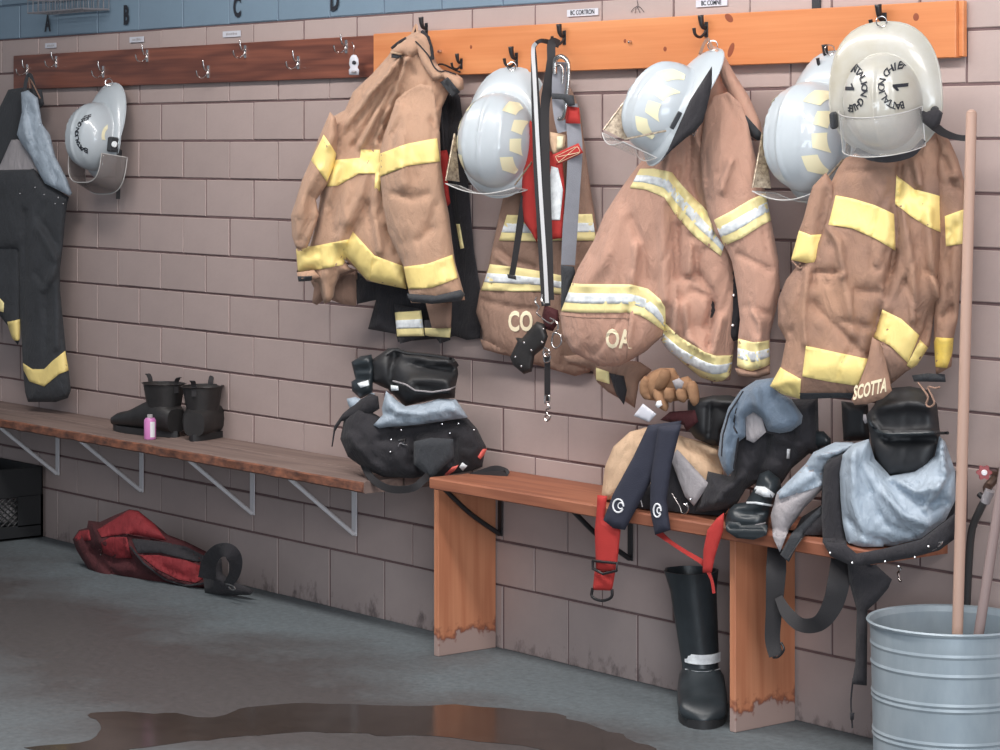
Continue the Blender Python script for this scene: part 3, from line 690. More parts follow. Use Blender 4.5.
# ------------------------------------------------------------------ first tan coat
def radial(view, cx, cy, ends, w, am): return [(P(view, '%g,%g %s' % (cx, cy, e)), w, am) for e in ends]
t = thing('turnout_coat', 'tan turnout coat with plain yellow bands hanging at the left end of the orange board', 'coat', vat(415, 30, 0.06), 'firefighter coats on the orange board')
folds = radial('A1', 600, -200, ['330,120', '260,260'], 2.8, 0.013) + radial('A1', 620, -200, ['400,230', '520,100'], 2.8, 0.014) + radial('A1', 640, -200, ['470,220', '430,-20'], 2.6, 0.012) + radial('A1', 610, -190, ['290,220', '370,230', '450,240', '500,200'], 2.0, -0.020) \
    + [(P('A1', s), w, a) for s, w, a in (('600,20 560,100 545,160', 2.5, -0.016), ('330,0 300,60 250,150', 2.5, -0.012),
        ('300,300 240,500 170,700', 5, 0.012), ('370,330 320,560 300,700', 6, 0.010), ('440,520 400,600 360,660', 3, -0.012), ('430,360 400,480 350,600', 6, 0.010), ('200,480 190,560 150,700', 3, -0.014),
        ('480,400 470,560 500,750', 4, 0.010), ('540,640 580,760', 4, -0.012))]
body = Cloth(P('X', '413,33 420,30 428,38 434,56 441,72 450,90 442,108 436,160 430,240 407,270 406.5,289 367,281 355,268 343,258 351,270 340,274 335,287 334,296 330,302 324,304 318,283 314,282 313,271 297,273 296,249 310,246 314,232 320,200 318,170 324,140 330,118 345,110 353,92 372,74 388,56 396,44 406,37'),
             0.165, 20, 0.07, 34, folds, 0.010, (26, 90), seed=1, rnd=0, wang=12)
cloth('body', M['tan'], t, body)
band('trim', M['yellow'], t, body, P('A1', '275,300 400,290 405,248 500,250'), P('A1', '235,432 290,428 395,368 505,368'))
patch('trim', M['yellow'], t, body, P('A1', '480,330 508,300 500,458 472,440'), 0.0055)
patch('trim', M['yellow'], t, body, P('A2', '80,238 160,230 345,192 330,300 315,322 150,352 92,362'), 0.005)
patch('trim', M['yellow'], t, body, P('A2', '365,155 470,270 450,400 430,395 315,262'), 0.0055)
patch('trim', M['yellow'], t, body, P('A2', '470,272 635,335 640,448 560,438 448,402'), 0.006)
tail = Cloth(P('A2', '165,340 290,320 390,350 300,385 275,420 240,485 185,525 160,515 170,440 150,400'), 0.13, 20, 0.02, 12, wr=0.004, seed=12); cloth('coat_tail', M['tan_brown'], t, tail)
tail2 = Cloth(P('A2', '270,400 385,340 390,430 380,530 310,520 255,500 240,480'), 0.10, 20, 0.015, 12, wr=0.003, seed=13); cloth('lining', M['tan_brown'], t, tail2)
# far sleeve
sl = Cloth(P('X', '330,112 336,118 338,135 336,157 330,180 322,192 316,200 319,215 312,236 307,248 300,250 296,248 292,236 291,215 296,200 302,180 311,160 318,140'), 0.285, 20, 0.045, 17, wr=0.007, seed=2,
           folds=[(P('A1', '190,350 130,450 90,560'), 5, 0.008), (P('A1', '160,480 150,600 100,720'), 3, -0.010), (P('A1', '300,100 240,240'), 3, 0.006)])
o = cloth('sleeve', M['tan'], t, sl); patch('trim', M['yellow'], o, sl, P('A1', '218,175 290,280 235,410 155,300'), 0.005)
cf = Cloth(P('A2', '85,362 170,350 200,385 150,405 92,408'), 0.28, 20, 0.02, 6, wr=0.001); cloth('cuff', M['tan'], o, cf); patch('cuff_edge', M['char'], o, cf, P('A2', '85,382 160,380 160,410 90,412'), 0.005)
# near sleeve
sr = Cloth(P('X', '396,100 405,92 420,84 432,86 436,104 440,135 441,165 445,195 449,214 452,240 455,262 463,290 465,300 437,303 411,303 408,288 403,265 396,250 388,232 383,205 380,175 380,152 384,135 390,118'), 0.185, 22, 0.065, 28, wr=0.007, seed=5, merge=(P('X', '394,98 410,86 436,88'), 34),
           folds=[(P('A1', '570,470 650,490 740,470'), 3, -0.008), (P('A1', '600,30 570,110 545,150'), 3, 0.010), (P('A1', '760,640 690,700'), 4, -0.008), (P('A1', '760,100 790,160'), 2.5, -0.012), (P('A1', '620,80 600,250 620,420'), 7, 0.008),
                  (P('A2', '540,130 590,240 620,300'), 3, -0.010), (P('A1', '780,520 740,640'), 3, -0.006)])
o = cloth('sleeve', M['tan'], t, sr)
band('trim', M['yellow'], o, sr, P('A1', '500,268 640,220 785,192'), P('A1', '500,384 640,330 800,308'))
band('trim', M['yellow'], o, sr, P('A2', '620,332 740,315 862,272'), P('A2', '632,445 760,435 888,388'))
cf = Cloth(P('A2', '635,468 780,478 905,448 925,472 905,505 760,520 660,510 640,490'), 0.20, 22, 0.03, 8, wr=0.001); cloth('cuff', M['char'], o, cf, label='black cuff edge')
# collar, flap, throat tab
cr = Cloth(P('AC', '520,110 560,75 600,110 630,200 640,280 700,340 800,370 840,400 845,470 790,500 700,400 640,420 560,300 520,200 490,150'), 0.13, 22, 0.035, 9, wr=0.003, seed=7,
           folds=[(P('AC', '530,150 600,260 660,350'), 3, -0.010)])
o = cloth('collar', M['tan'], t, cr)
tube('piping', [Vector(v) for v in cr.front(resamp(P('AC', '515,145 560,190 610,250 640,320 680,355 720,345 790,370'), 16), 0.0055)], 0.0022, M['black'], o, 6, 1)
tube('piping', [Vector(v) for v in cr.front(resamp(P('AC', '560,78 600,120 625,200 630,270'), 12), -0.002)], 0.006, M['black'], o, 6, 1)
patch('fastening', M['char'], o, cr, P('AC', '684,425 735,388 820,492 765,525'), 0.008, clip=False, label='black hook-and-loop square', thick=0.006)
cr2 = Cloth(P('AC', '350,195 400,150 460,118 520,110 560,160 540,220 470,275 430,240 350,240'), 0.165, 22, 0.035, 10, wr=0.002, seed=9); o = cloth('collar', M['tan'], t, cr2)
tube('piping', [Vector(v) for v in cr2.front(resamp(P('AC', '355,192 395,158 450,125'), 8), 0.001)], 0.0055, M['black'], o, 6, 1)
patch('throat_tab', M['char'], o, cr2, P('AC', '350,225 420,238 420,262 350,258'), 0.008, clip=False, thick=0.008)
patch('tab_edge', M['tan_sand'], o, cr2, P('AC', '345,212 422,228 422,242 345,228'), 0.011, clip=False, thick=0.006)
strap('hang_loop', [vat(408, 45, 0.13), vat(412, 34, 0.10), vat(416, 25, 0.085), vat(418, 33, 0.10), vat(424, 45, 0.13)], 0.007, M['tan'], t)

# ------------------------------------------------------------------ brown coat behind the harness, lettered CO
t = thing('turnout_coat', 'brown turnout coat lettered CO hanging behind the red and grey harness', 'coat', vat(540, 50, 0.06), 'firefighter coats on the orange board')
body = Cloth(P('X', '505,190 520,150 530,110 545,80 560,72 572,90 580,110 584,140 590,185 597,230 600,262 604,290 598,350 590,372 575,376 520,360 498,352 484,348 482,330 476,312 480,290 488,268 494,240 500,212'), 0.040, 6, 0.020, 22, wr=0.008, seed=21,
             folds=[(P('G2', '190,350 260,400 370,440'), 3, -0.010), (P('G2', '180,380 250,430'), 3, 0.008), (P('G2', '100,600 280,640 380,650'), 3, -0.008), (P('G1', '130,480 200,520'), 3, -0.01), (P('G1', '375,160 380,350'), 6, 0.008)])
cloth('body', M['tan_brown'], t, body)
band('trim', M['yellow_pale'], t, body, P('G2', '235,174 380,178 520,172 660,170'), P('G2', '195,303 370,306 520,302 680,303'), M['silver'])
band('trim', M['yellow_pale'], t, body, P('G2', '150,420 280,435 400,455 500,475 620,480'), P('G2', '105,552 280,556 400,556 500,570 620,580'), M['silver'])
lettering('CO', body, t, 520.5, 322, 18, M['print'], squash=0.6)
fl_ = Cloth(P('G1', '120,478 210,500 230,530 190,525 130,508'), 0.055, 12, 0.012, 6, wr=0.002); cloth('hem', M['tan_brown'], t, fl_); patch('trim', M['yellow_pale'], t, fl_, P('G1', '160,475 215,478 212,490 200,488'), 0.0055)

# ------------------------------------------------------------------ pinkish tan coat lettered OA
t = thing('turnout_coat', 'pinkish tan turnout coat lettered OA hanging under the large tilted white helmet', 'coat', vat(707, 40, 0.06), 'firefighter coats on the orange board')
bk = Cloth(P('X', '726,150 742,200 748,280 738,340 720,345 712,330 700,250 706,200'), 0.10, 20, 0.02, 10, wr=0.002, seed=31); cloth('facing', M['black'], t, bk, label='black inner facing with snaps')
for x, y in ((734, 295), (733, 325)): button(bk, M['nickel'], t, x, y, 0.005)
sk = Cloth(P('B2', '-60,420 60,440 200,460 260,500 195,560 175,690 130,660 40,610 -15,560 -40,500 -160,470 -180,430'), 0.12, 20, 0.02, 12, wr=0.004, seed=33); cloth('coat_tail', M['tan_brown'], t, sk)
patch('trim', M['yellow_pale'], t, sk, P('B2', '-20,488 45,510 48,570 -20,550'), 0.005); bk2 = Cloth(P('B2', '45,515 120,530 135,600 120,675 80,620'), 0.135, 20, 0.01, 6, wr=0.001); cloth('lining', M['black'], t, bk2)
body = Cloth(P('X', '700,52 712,54 722,80 740,118 748,130 744,150 741,180 742,210 741,240 737,290 735,340 730,380 715,382 700,377 682,362 668,350 661,340 666,333 645,352 620,366 600,366 572,352 563,335 560,314 569,290 578,268 594,240 604,215 620,190 630,176 636,168 650,150 668,110 682,80'),
             0.165, 22, 0.08, 36, seed=32, wr=0.009, wscale=(36, 120), wang=14,
             folds=[(P('B1', s), w, a) for s, w, a in (('600,-100 560,300 570,740', 6, 0.010), ('640,100 630,400 640,740', 3, -0.012), ('410,340 470,500 480,640', 5, -0.009), ('430,480 420,660', 4, 0.008), ('700,-100 690,150 760,320', 3, -0.012),
                 ('720,-100 760,50 790,260', 4, 0.012), ('700,480 700,620', 3, 0.008), ('730,500 735,620', 3, -0.008), ('650,160 590,250', 3, 0.008), ('690,240 640,350', 3, 0.008), ('740,290 700,400', 3, 0.008), ('800,360 790,470', 3, 0.008),
                 ('350,330 260,560 180,660', 8, 0.008), ('680,640 740,620 800,700 820,800 770,880', 3, -0.012))] +
                   [(P('B2', s), w, a) for s, w, a in (('385,60 380,300', 3, 0.012), ('420,160 440,330 520,400', 4, 0.010), ('560,170 540,380', 3, -0.016), ('600,240 560,400', 4, 0.010), ('460,100 540,130', 3, -0.008), ('155,20 160,250 140,440', 2.5, 0.006),
                    ('330,270 320,330', 2.5, -0.016), ('470,390 440,500', 3, -0.008))])
cloth('body', M['tan_pink'], t, body)
band('trim', M['yellow_pale'], t, body, P('B1', '450,95 520,95 610,115 660,180 760,280 840,380 875,450'), P('B1', '400,190 480,200 570,238 630,330 720,430 800,490 850,528'), M['silver'])
band('trim', M['yellow_pale'], t, body, P('B2', '-180,62 -100,66 160,68 240,90 300,140 325,180 328,255'), P('B2', '-200,205 -100,208 150,208 200,220 250,250 290,280 325,305'), M['silver'])
band('trim', M['yellow_pale'], t, body, P('B2', '325,262 400,330 520,400 580,420 660,422 690,422'), P('B2', '298,425 400,500 500,545 560,560 610,555 650,520'), M['silver'])
lettering('OA', body, t, 618.5, 338.5, 17, M['print'], squash=0.66, right=(1, 0.02))
seam(body, t, P('B2', '150,205 140,300 135,440'), M['tan_brown'])
seam(body, t, P('B2', '-190,225 -100,232 150,236'), M['tan_brown'])
tag_ = patch('size_tag', M['lining_grey'], t, body, P('B2', '0,0 1,0 1,1'), 0) if False else None
# near sleeve
sr = Cloth(P('X', '706,110 714,96 728,92 741,104 748,124 756,160 765,190 772,225 779,262 780,290 776,310 770,335 770,370 755,373 742,373 737,365 738,338 740,320 737,290 732,262 727,250 716,235 708,215 702,185 700,150'), 0.15, 22, 0.06, 24, wr=0.007, seed=34, merge=(P('X', '704,106 722,92 742,108'), 34),
           folds=[(P('B1', '770,0 780,130 790,250'), 3, -0.010), (P('B1', '900,60 860,200'), 4, 0.008), (P('B2', '760,200 800,260 800,350'), 3, 0.010), (P('B2', '700,180 850,220'), 3, -0.006), (P('B2', '720,350 740,450', ), 3, -0.010), (P('B2', '780,340 790,480'), 3, 0.008), (P('B1', '940,520 1100,600'), 3, -0.006)])
o = cloth('sleeve', M['tan_pink'], t, sr)
band('trim', M['yellow_pale'], o, sr, P('B1', '820,350 900,310 1000,250 1120,195'), P('B1', '870,480 960,440 1060,375 1150,330'), M['silver'])
band('trim', M['yellow_pale'], o, sr, P('B2', '680,340 760,355 845,350'), P('B2', '680,480 760,502 850,470'), M['silver'])
cw = Cloth(P('B2', '675,490 760,505 850,480 852,520 790,540 690,530'), 0.16, 22, 0.02, 8, wr=0.001); cloth('cuff', M['tan_brown'], o, cw)
# collar falling to the right
cr = Cloth(P('E1', '612,170 650,200 700,290 745,360 790,460 800,520 770,530 720,470 700,420 640,290 612,220'), 0.125, 22, 0.03, 9, wr=0.002, seed=35); o = cloth('collar', M['tan_pink'], t, cr)
patch('fastening', M['char'], o, cr, P('E1', '712,440 735,432 800,505 785,532 740,500'), 0.0055)
strap('hang_loop', [vat(700, 54, 0.13), vat(705, 42, 0.10), vat(709, 40, 0.09), vat(714, 56, 0.13)], 0.008, M['tan_brown'], t)

# ------------------------------------------------------------------ dirty tan coat at the right end
t = thing('turnout_coat', 'soiled tan turnout coat hanging under the white helmet printed BATTALION CHIEF 1 beside the pole', 'coat', vat(884, 30, 0.06), 'firefighter coats on the orange board')
sf = Cloth(P('D1', '800,50 860,90 900,180 935,300 940,420 930,560 920,640 900,900 880,990 870,1120 800,1160 790,1000 800,300'), 0.10, 20, 0.04, 15, wr=0.008, seed=41, folds=[(P('D1', '840,180 880,300 930,330'), 3, -0.010), (P('D1', '870,260 930,250'), 3, 0.01), (P('D1', '890,480 850,640 880,900'), 3, -0.008), (P('D2', '830,300 870,260'), 3, -0.01)])
o = cloth('sleeve', M['tan_dirty'], t, sf)
band('trim', M['yellow'], o, sf, P('D1', '840,438 940,402'), P('D1', '845,575 925,562'))
patch('trim', M['yellow_worn'], o, sf, P('D2', '800,395 898,400 850,535 745,525'), 0.005)
cf = Cloth(P('D2', '690,570 760,560 840,565 845,600 700,598'), 0.12, 20, 0.012, 6, wr=0.001); cloth('cuff', M['char'], o, cf)
body = Cloth(P('X', '845,158 860,152 880,150 905,140 925,130 940,134 946,150 947,190 948,240 944,300 934,315 930,345 917,365 906,372 890,385 876,398 862,402 846,398 835,398 800,399 782,394 770,386 781,366 786,340 778,325 778,300 786,280 800,262 812,240 822,215 830,185 838,168'), 0.165, 22, 0.085, 34, seed=42, wr=0.010, wscale=(50, 90), wang=8,
             folds=[(P('D1', s), w, a) for s, w, a in (('580,120 640,200 620,400 620,560 600,680', 4, -0.016), ('700,100 680,220 700,340', 3, -0.010), ('840,100 830,240', 3, -0.010), ('640,400 690,700 700,900', 5, 0.012), ('760,420 780,700 840,900', 5, 0.012),
                 ('300,470 250,560 250,740', 3, -0.010), ('310,490 360,560 380,700', 4, 0.010), ('660,60 720,300', 5, 0.010))] +
                   [(P('D2', s), w, a) for s, w, a in (('240,100 370,100', 2.5, -0.010), ('220,100 200,280 210,420', 3, 0.008), ('610,20 590,120 550,260 500,480', 4, -0.018), ('370,120 400,200 420,380', 5, 0.008), ('240,240 300,300 420,420', 4, -0.008),
                    ('430,180 560,190', 4, -0.008), ('380,320 500,350', 4, -0.008), ('660,150 700,250 720,340', 3, -0.010), ('800,240 740,400', 3, -0.014), ('760,100 830,140', 3, -0.010), ('130,400 100,520', 3, 0.008), ('560,180 560,260', 4, 0.010))])
cloth('body', M['tan_dirty'], t, body)
band('trim', M['yellow'], t, body, P('D1', '345,345 420,360 520,390 608,430'), P('D1', '312,478 420,495 520,540 615,595'))
band('trim', M['yellow'], t, body, P('D1', '618,255 700,320 800,345 850,362'), P('D1', '612,385 680,440 760,490 845,522'))
band('trim', M['yellow'], t, body, P('D2', '212,430 350,460 490,490'), P('D2', '195,568 330,595 445,612'))
band('trim', M['yellow'], t, body, P('D2', '555,268 640,310 722,385'), P('D2', '515,395 590,430 670,510'))
patch('trim', M['yellow'], t, body, P('D2', '725,405 782,462 708,556 665,520'), 0.0055)
patch('trim', M['yellow'], t, body, P('D2', '90,530 190,580 182,675 110,668 40,630'), 0.0055)
patch('hem_edge', M['char'], t, body, P('D2', '182,645 420,645 430,680 182,685'), 0.0055)
inn = Cloth(P('D2', '510,395 600,430 660,510 700,550 710,570 640,605 570,590 520,560 500,480'), 0.125, 20, 0.01, 8, wr=0.003, seed=43)
tl = Cloth(P('D2', '510,395 545,420 570,500 600,640 560,675 490,700 430,705 415,680 450,610 490,500'), 0.255, 22, 0.015, 10, wr=0.002, seed=44); o = cloth('coat_tail', M['tan_dirty'], t, tl)
lettering('SCOTTA', tl, o, 870, 389.5, 13, M['print'], right=(0.98, -0.25), up=(0.10, -1), squash=0.45)
patch('inside', M['tan_brown'], t, body, P('D2', '530,405 590,440 660,520 700,560 640,605 600,600 570,500'), 0.0035, label='brown inner side of the turned-up hem')
# far sleeve, bound at the elbow
sl = Cloth(P('D1', '300,238 340,300 345,360 320,440 290,520 260,640 240,660 150,640 140,640 175,510 200,440 220,360 240,300'), 0.235, 22, 0.03, 15, wr=0.003, seed=45, folds=[(P('D1', '300,330 280,450 270,560'), 3, -0.008), (P('D1', '230,320 200,480'), 3, 0.006)])
o = cloth('sleeve', M['tan_dirty'], t, sl); band('trim', M['yellow'], o, sl, P('D1', '172,500 230,522 292,518'), P('D1', '140,636 190,645 250,662'))
tube('drawcord', [Vector(v) for v in sl.front(resamp(P('D1', '145,640 180,675 210,660 240,672'), 10), 0.006)], 0.003, M['tan_brown'], o, 6, 1)
# ------------------------------------------------------------------ helmets
class Helmet:
    AX, AY, H, RW, B = 0.142, 0.116, 0.128, 0.136, 0.012
    def __init__(s, loc, Fv, Uv, sc=1.0):
        Fv = Vector(Fv).normalized(); Uv = Vector(Uv); Uv = (Uv - Fv * Uv.dot(Fv)).normalized(); Lv = Uv.cross(Fv)
        s.R = Matrix((Fv, Lv, Uv)).transposed(); s.loc = Vector(loc); s.sc = sc
    def w(s, x, y, z): return s.loc + s.R @ (Vector((x, y, z)) * s.sc)
    def rim(s, th):
        c = math.cos(th); b = 0.166 if c > 0 else 0.230; k = 2.0 if c > 0 else 2.5
        return 1 / ((abs(c) / b) ** k + (abs(math.sin(th)) / s.RW) ** k) ** (1 / k)
    def edge(s, th): return 1 / math.sqrt((math.cos(th) / s.AX) ** 2 + (math.sin(th) / s.AY) ** 2)
    def dome(s, th, rho, off=0.0):
        r = s.edge(th) * rho; x, y = r * math.cos(th), r * math.sin(th)
        z = s.H * max(0.0, 1 - rho ** 2.35) ** (1 / 2.35)
        f = min(1, (1 - rho) * 6) if rho < 1 else 0
        z += 0.0075 * math.exp(-(y / 0.006) ** 2) * f
        yr = 0.055 + 0.25 * x; z += 0.0065 * math.exp(-((abs(y) - 0.060 * (1 - 0.35 * (x / s.AX) ** 2)) / 0.005) ** 2) * f
        g = 1 + off / max(0.05, math.sqrt(r * r + z * z))
        return Vector((x * g, y * g, z * g))
    def brim(s, th, t, off=0.0):
        a, b = s.edge(th), s.rim(th); r = a + (b - a) * t; c = math.cos(th)
        z = -0.012 * t * t - (0.030 * t * t if c < 0 else 0.008 * t) * abs(c) + off - 0.004 * (t > 0.9)
        return Vector((r * math.cos(th), r * math.sin(th), z))
    def shell(s, name, m, parent):
        n = 72; rings = []
        for i in range(1, 19): rings.append([s.dome(2 * math.pi * k / n, math.sin(i / 18 * math.pi / 2)) for k in range(n)])
        for t in (0.04, 0.12, 0.35, 0.6, 0.85, 0.96, 1.0): rings.append([s.brim(2 * math.pi * k / n, t) for k in range(n)])
        for t in (1.0, 0.95, 0.6, 0.2, 0.0): rings.append([s.brim(2 * math.pi * k / n, t, -0.0045) for k in range(n)])
        for i in range(17, 0, -2):
            rings.append([s.dome(2 * math.pi * k / n, math.sin(i / 18 * math.pi / 2), -0.006) for k in range(n)])
        V = [s.w(*s.dome(0, 0))]; Fc = []
        for r in rings: V += [s.w(*p) for p in r]
        for k in range(n): Fc.append((0, 1 + k, 1 + (k + 1) % n))
        for i in range(len(rings) - 1):
            for k in range(n):
                a = 1 + i * n + k; b = 1 + i * n + (k + 1) % n; Fc.append((a, a + n, b + n, b))
        e = len(V); V.append(s.w(*s.dome(0, 0, -0.006))); L = 1 + (len(rings) - 1) * n
        for k in range(n): Fc.append((e, L + (k + 1) % n, L + k))
        return mk(name, V, Fc, m, parent, True)
    def ringtube(s, name, m, parent, r, th0=0, th1=2 * math.pi, t=1.0, dz=-0.002):
        pts = [s.w(*(s.brim(th0 + (th1 - th0) * i / 60, t) + Vector((0, 0, dz)))) for i in range(61)]
        return tube(name, pts, r, m, parent, 6, 1)
    def side(s, sg, s0, u, v, off=0.0015):
        """left (sg=1) or right flank; u reads forward to back on the left side, v towards the crown, s0 the arc from the crown"""
        y = sg * s.AY * math.sin(min(1.45, (s0 - v) / 0.13)); x = -u
        rho = min(0.985, math.hypot(x / s.AX, y / s.AY)); return s.dome(math.atan2(y, x), rho, off)
    def decal(s, parent, th0, rho0, pts, m, name='decal'):
        poly = densify([(a * 1000, b * 1000) for a, b in pts], 5); Q, T = tri([poly], 6, lambda c: inside(c, poly))
        W = np.array([s.w(*s.side(th0, rho0, q[0] / 1000, q[1] / 1000)) for q in Q]); T = orient_out(W, T, s.loc)
        return mk(name, W, T, m, parent, True)
    def text(s, parent, txt, th0, rho0, size, rad=None, span=None, sgn=1, rot=0.0, du=0, dv=0, xs=0.9):
        VV, FF = [], []
        items = [(txt, 0.0)] if rad is None else [(ch, -span / 2 + span * i / (len(txt) - 1)) for i, ch in enumerate(txt)]
        for ch, a in items:
            if ch == ' ': continue
            V, Fc = text_mesh(ch, size, s.B, size / 5); b = len(VV)
            for v in V:
                x, y = (v.x * xs, v.y) if rad is None else (v.x * math.cos(a) + (v.y + rad) * math.sin(a), -v.x * math.sin(a) + (v.y + rad) * math.cos(a))
                p = s.side(th0, rho0, x * sgn + du, y + dv, 0.0028 if v.z > 0 else 0.0008); VV.append(s.w(*p))
            FF += [tuple(i + b for i in f) for f in Fc]
        return mk('lettering', VV, FF, M['ink'], parent, False)
def orient_out(W, T, c):
    c = np.array(c); o = []
    for f in T:
        a, b, d = W[f[0]], W[f[1]], W[f[2]]; o.append(f if np.cross(b - a, d - a) @ (a - c) > 0 else f[::-1])
    return o
TRAP = [(-0.024, -0.021), (0.024, -0.021), (0.017, 0.021), (-0.017, 0.021)]
def liner(h, t, m=None):
    n = 40; V, Fc = [], []
    rg = [[h.w(*(h.dome(2 * math.pi * k / n, 0.90, 0) * q + Vector((0, 0, dz)))) for k in range(n)] for q, dz in ((0.97, -0.02), (0.93, -0.052), (0.90, -0.052), (0.90, -0.01))]
    for r in rg: V += r
    for i in range(3):
        for k in range(n): a = i * n + k; b = i * n + (k + 1) % n; Fc.append((a, b, b + n, a + n))
    return mk('liner', V, Fc, m or M['black'], t, True)
def ring(h, t, x=-0.219, r=0.013, hookp=None):
    c = h.w(x, 0, -0.03); up = Vector((0, 0, 1)); c2 = c + up * 0.012 + TOCAM * 0.004
    pts = [c2 + (RVv * math.cos(a) + up * math.sin(a)) * r for a in [2 * math.pi * k / 16 for k in range(16)]]
    return tube('hanging_ring', pts + [pts[0]], 0.0016, M['nickel'], t, 6, 1)
RVv = Vector(RV)
def visor(h, t, th0, th1, z0, z1, r0, r1, m, name='visor', x0=0.0, sag=0.0, n=30):
    """curved clear shield round the front of the helmet"""
    V, Fc = [], []; K = 8
    for off in (0.0, 0.002):
        for j in range(K + 1):
            q = j / K
            for i in range(n + 1):
                th = th0 + (th1 - th0) * i / n; rr = (r0 + (r1 - r0) * q + off)
                e = 1 / ((abs(math.cos(th)) / 1.16) ** 3.4 + abs(math.sin(th)) ** 3.4) ** (1 / 3.4)
                V.append(h.w(x0 + rr * e * math.cos(th), rr * e * math.sin(th), z0 + (z1 - z0) * q - sag * math.sin(q * math.pi)))
    N = (K + 1) * (n + 1)
    for o in (0, 1):
        for j in range(K):
            for i in range(n):
                a = o * N + j * (n + 1) + i; f = (a, a + 1, a + n + 2, a + n + 1); Fc.append(f if o else f[::-1])
    rimi = [i for i in range(n + 1)] + [j * (n + 1) + n for j in range(1, K + 1)] + [K * (n + 1) + i for i in range(n - 1, -1, -1)] + [j * (n + 1) for j in range(K - 1, 0, -1)]
    for i in range(len(rimi)): a, b = rimi[i], rimi[(i + 1) % len(rimi)]; Fc.append((a, b, b + N, a + N))
    o = mk(name, V, Fc, m, t, True)
    edge = [V[N + i] for i in rimi] + [V[N + rimi[0]]]
    tube('visor_edge', edge, 0.0016, M['silver_edge'], o, 6, 1); return o
M['silver_edge'] = mat('pale_visor_edge', (196, 194, 192), 0.3)
def blk(h, t, name, m, x, y, z, sx, sy, sz, bev=0.003):
    bm = bmesh.new(); vs = bx(bm, x - sx / 2, x + sx / 2, y - sy / 2, y + sy / 2, z - sz / 2, z + sz / 2, bev)
    for v in bm.verts: v.co = h.w(*v.co)
    return from_bm(name, bm, m, t, True, None, 30)
def strap_on(h, t, name, pts, w, m): return strap(name, [h.w(*p) for p in pts], w, m, t, 0.002)

def std_helmet(label, px, py, Y, Fv, Uv, sc, m='helmet', decals=True, group='white fire helmets hanging by their rear brims', rw=0.136):
    h = Helmet(vat(px, py, Y), Fv, Uv, sc); h.RW = rw; t = thing('fire_helmet', label, 'helmet', h.loc, group); h.t = t
    h.sh = h.shell('shell', M[m], t); h.ringtube('brim_edge', M[m], t, 0.003); liner(h, t)
    if decals:
        for sg in (1, -1):
            for u, s0 in ((-0.078, 0.095), (-0.022, 0.128), (0.036, 0.128), (0.092, 0.085)):
                h.decal(h.sh, sg, s0, [(u + a, b) for a, b in TRAP], M['decal'])
    return h
def folded_shield(h, zt=0.088):
    """eye shield flipped up in front of the shell, on two side brackets"""
    V, Fc = [], []; n, K = 20, 5; N = (n + 1) * (K + 1)
    for off in (0.0, 0.002):
        for j in range(K + 1):
            for i in range(n + 1):
                q = -1 + 2 * i / n; V.append(h.w(0.128 + 0.034 * math.cos(q * 1.25) + off + 0.006 * j / K, 0.114 * q, 0.002 + (zt - 0.002) * j / K))
    for o_ in (0, 1):
        for j in range(K):
            for i in range(n): a = o_ * N + j * (n + 1) + i; f = (a, a + 1, a + n + 2, a + n + 1); Fc.append(f if o_ else f[::-1])
    rimi = [i for i in range(n + 1)] + [j * (n + 1) + n for j in range(1, K + 1)] + [K * (n + 1) + i for i in range(n - 1, -1, -1)] + [j * (n + 1) for j in range(K - 1, 0, -1)]
    for i in range(len(rimi)): a, b = rimi[i], rimi[(i + 1) % len(rimi)]; Fc.append((a, b, b + N, a + N))
    o = mk('eye_shield', V, Fc, M['visor'], h.t, True); tube('visor_edge', [V[N + i] for i in rimi] + [V[N + rimi[0]]], 0.0016, M['silver_edge'], o, 6, 1)
    V = [h.w(-0.006, -0.112, zt * 0.78), h.w(0.136, -0.116, zt), h.w(0.134, -0.092, 0.045), h.w(0.06, -0.114, 0.045)]; V += [v + h.R @ Vector((0, -0.002, 0)) for v in V]
    mk('side_shield', V, [(0, 1, 2, 3), (7, 6, 5, 4), (0, 4, 5, 1), (1, 5, 6, 2), (2, 6, 7, 3), (3, 7, 4, 0)], M['visor_foil'], h.t, False, 'scratched smoky side piece')
    for sg in (1, -1):
        blk(h, h.t, 'bracket', M['char'], 0.020, sg * 0.130, 0.010, 0.055, 0.007, 0.014, 0.002)
        tubes('shield_frame', [[h.w(-0.006, sg * 0.114, zt * 0.80) if sg < 0 else h.w(0.06, 0.126, 0.02), h.w(0.138, sg * 0.115, zt)]], 0.0028, M['visor_foil'], h.t, 6)
    return o
h2 = std_helmet('white fire helmet with cream decals hanging between the left tan coat and the black strap', 499, 141, 0.125, (0.02, -0.16, -0.98), (0.40, -0.90, 0.16), 1.0)
folded_shield(h2); ring(h2, h2.t)
h3 = std_helmet('large tilted white fire helmet over the collar of the coat lettered OA', 669, 111, 0.25, (-0.295, -0.366, -0.88), (-0.33, -0.81, 0.45), 0.91)
folded_shield(h3, 0.115); ring(h3, h3.t)
h4 = std_helmet('white fire helmet with cream decals half hidden behind the helmet printed BATTALION CHIEF 1', 814, 138, 0.115, (0.02, -0.14, -0.98), (0.0, -0.98, 0.16), 1.02)
folded_shield(h4); ring(h4, h4.t)
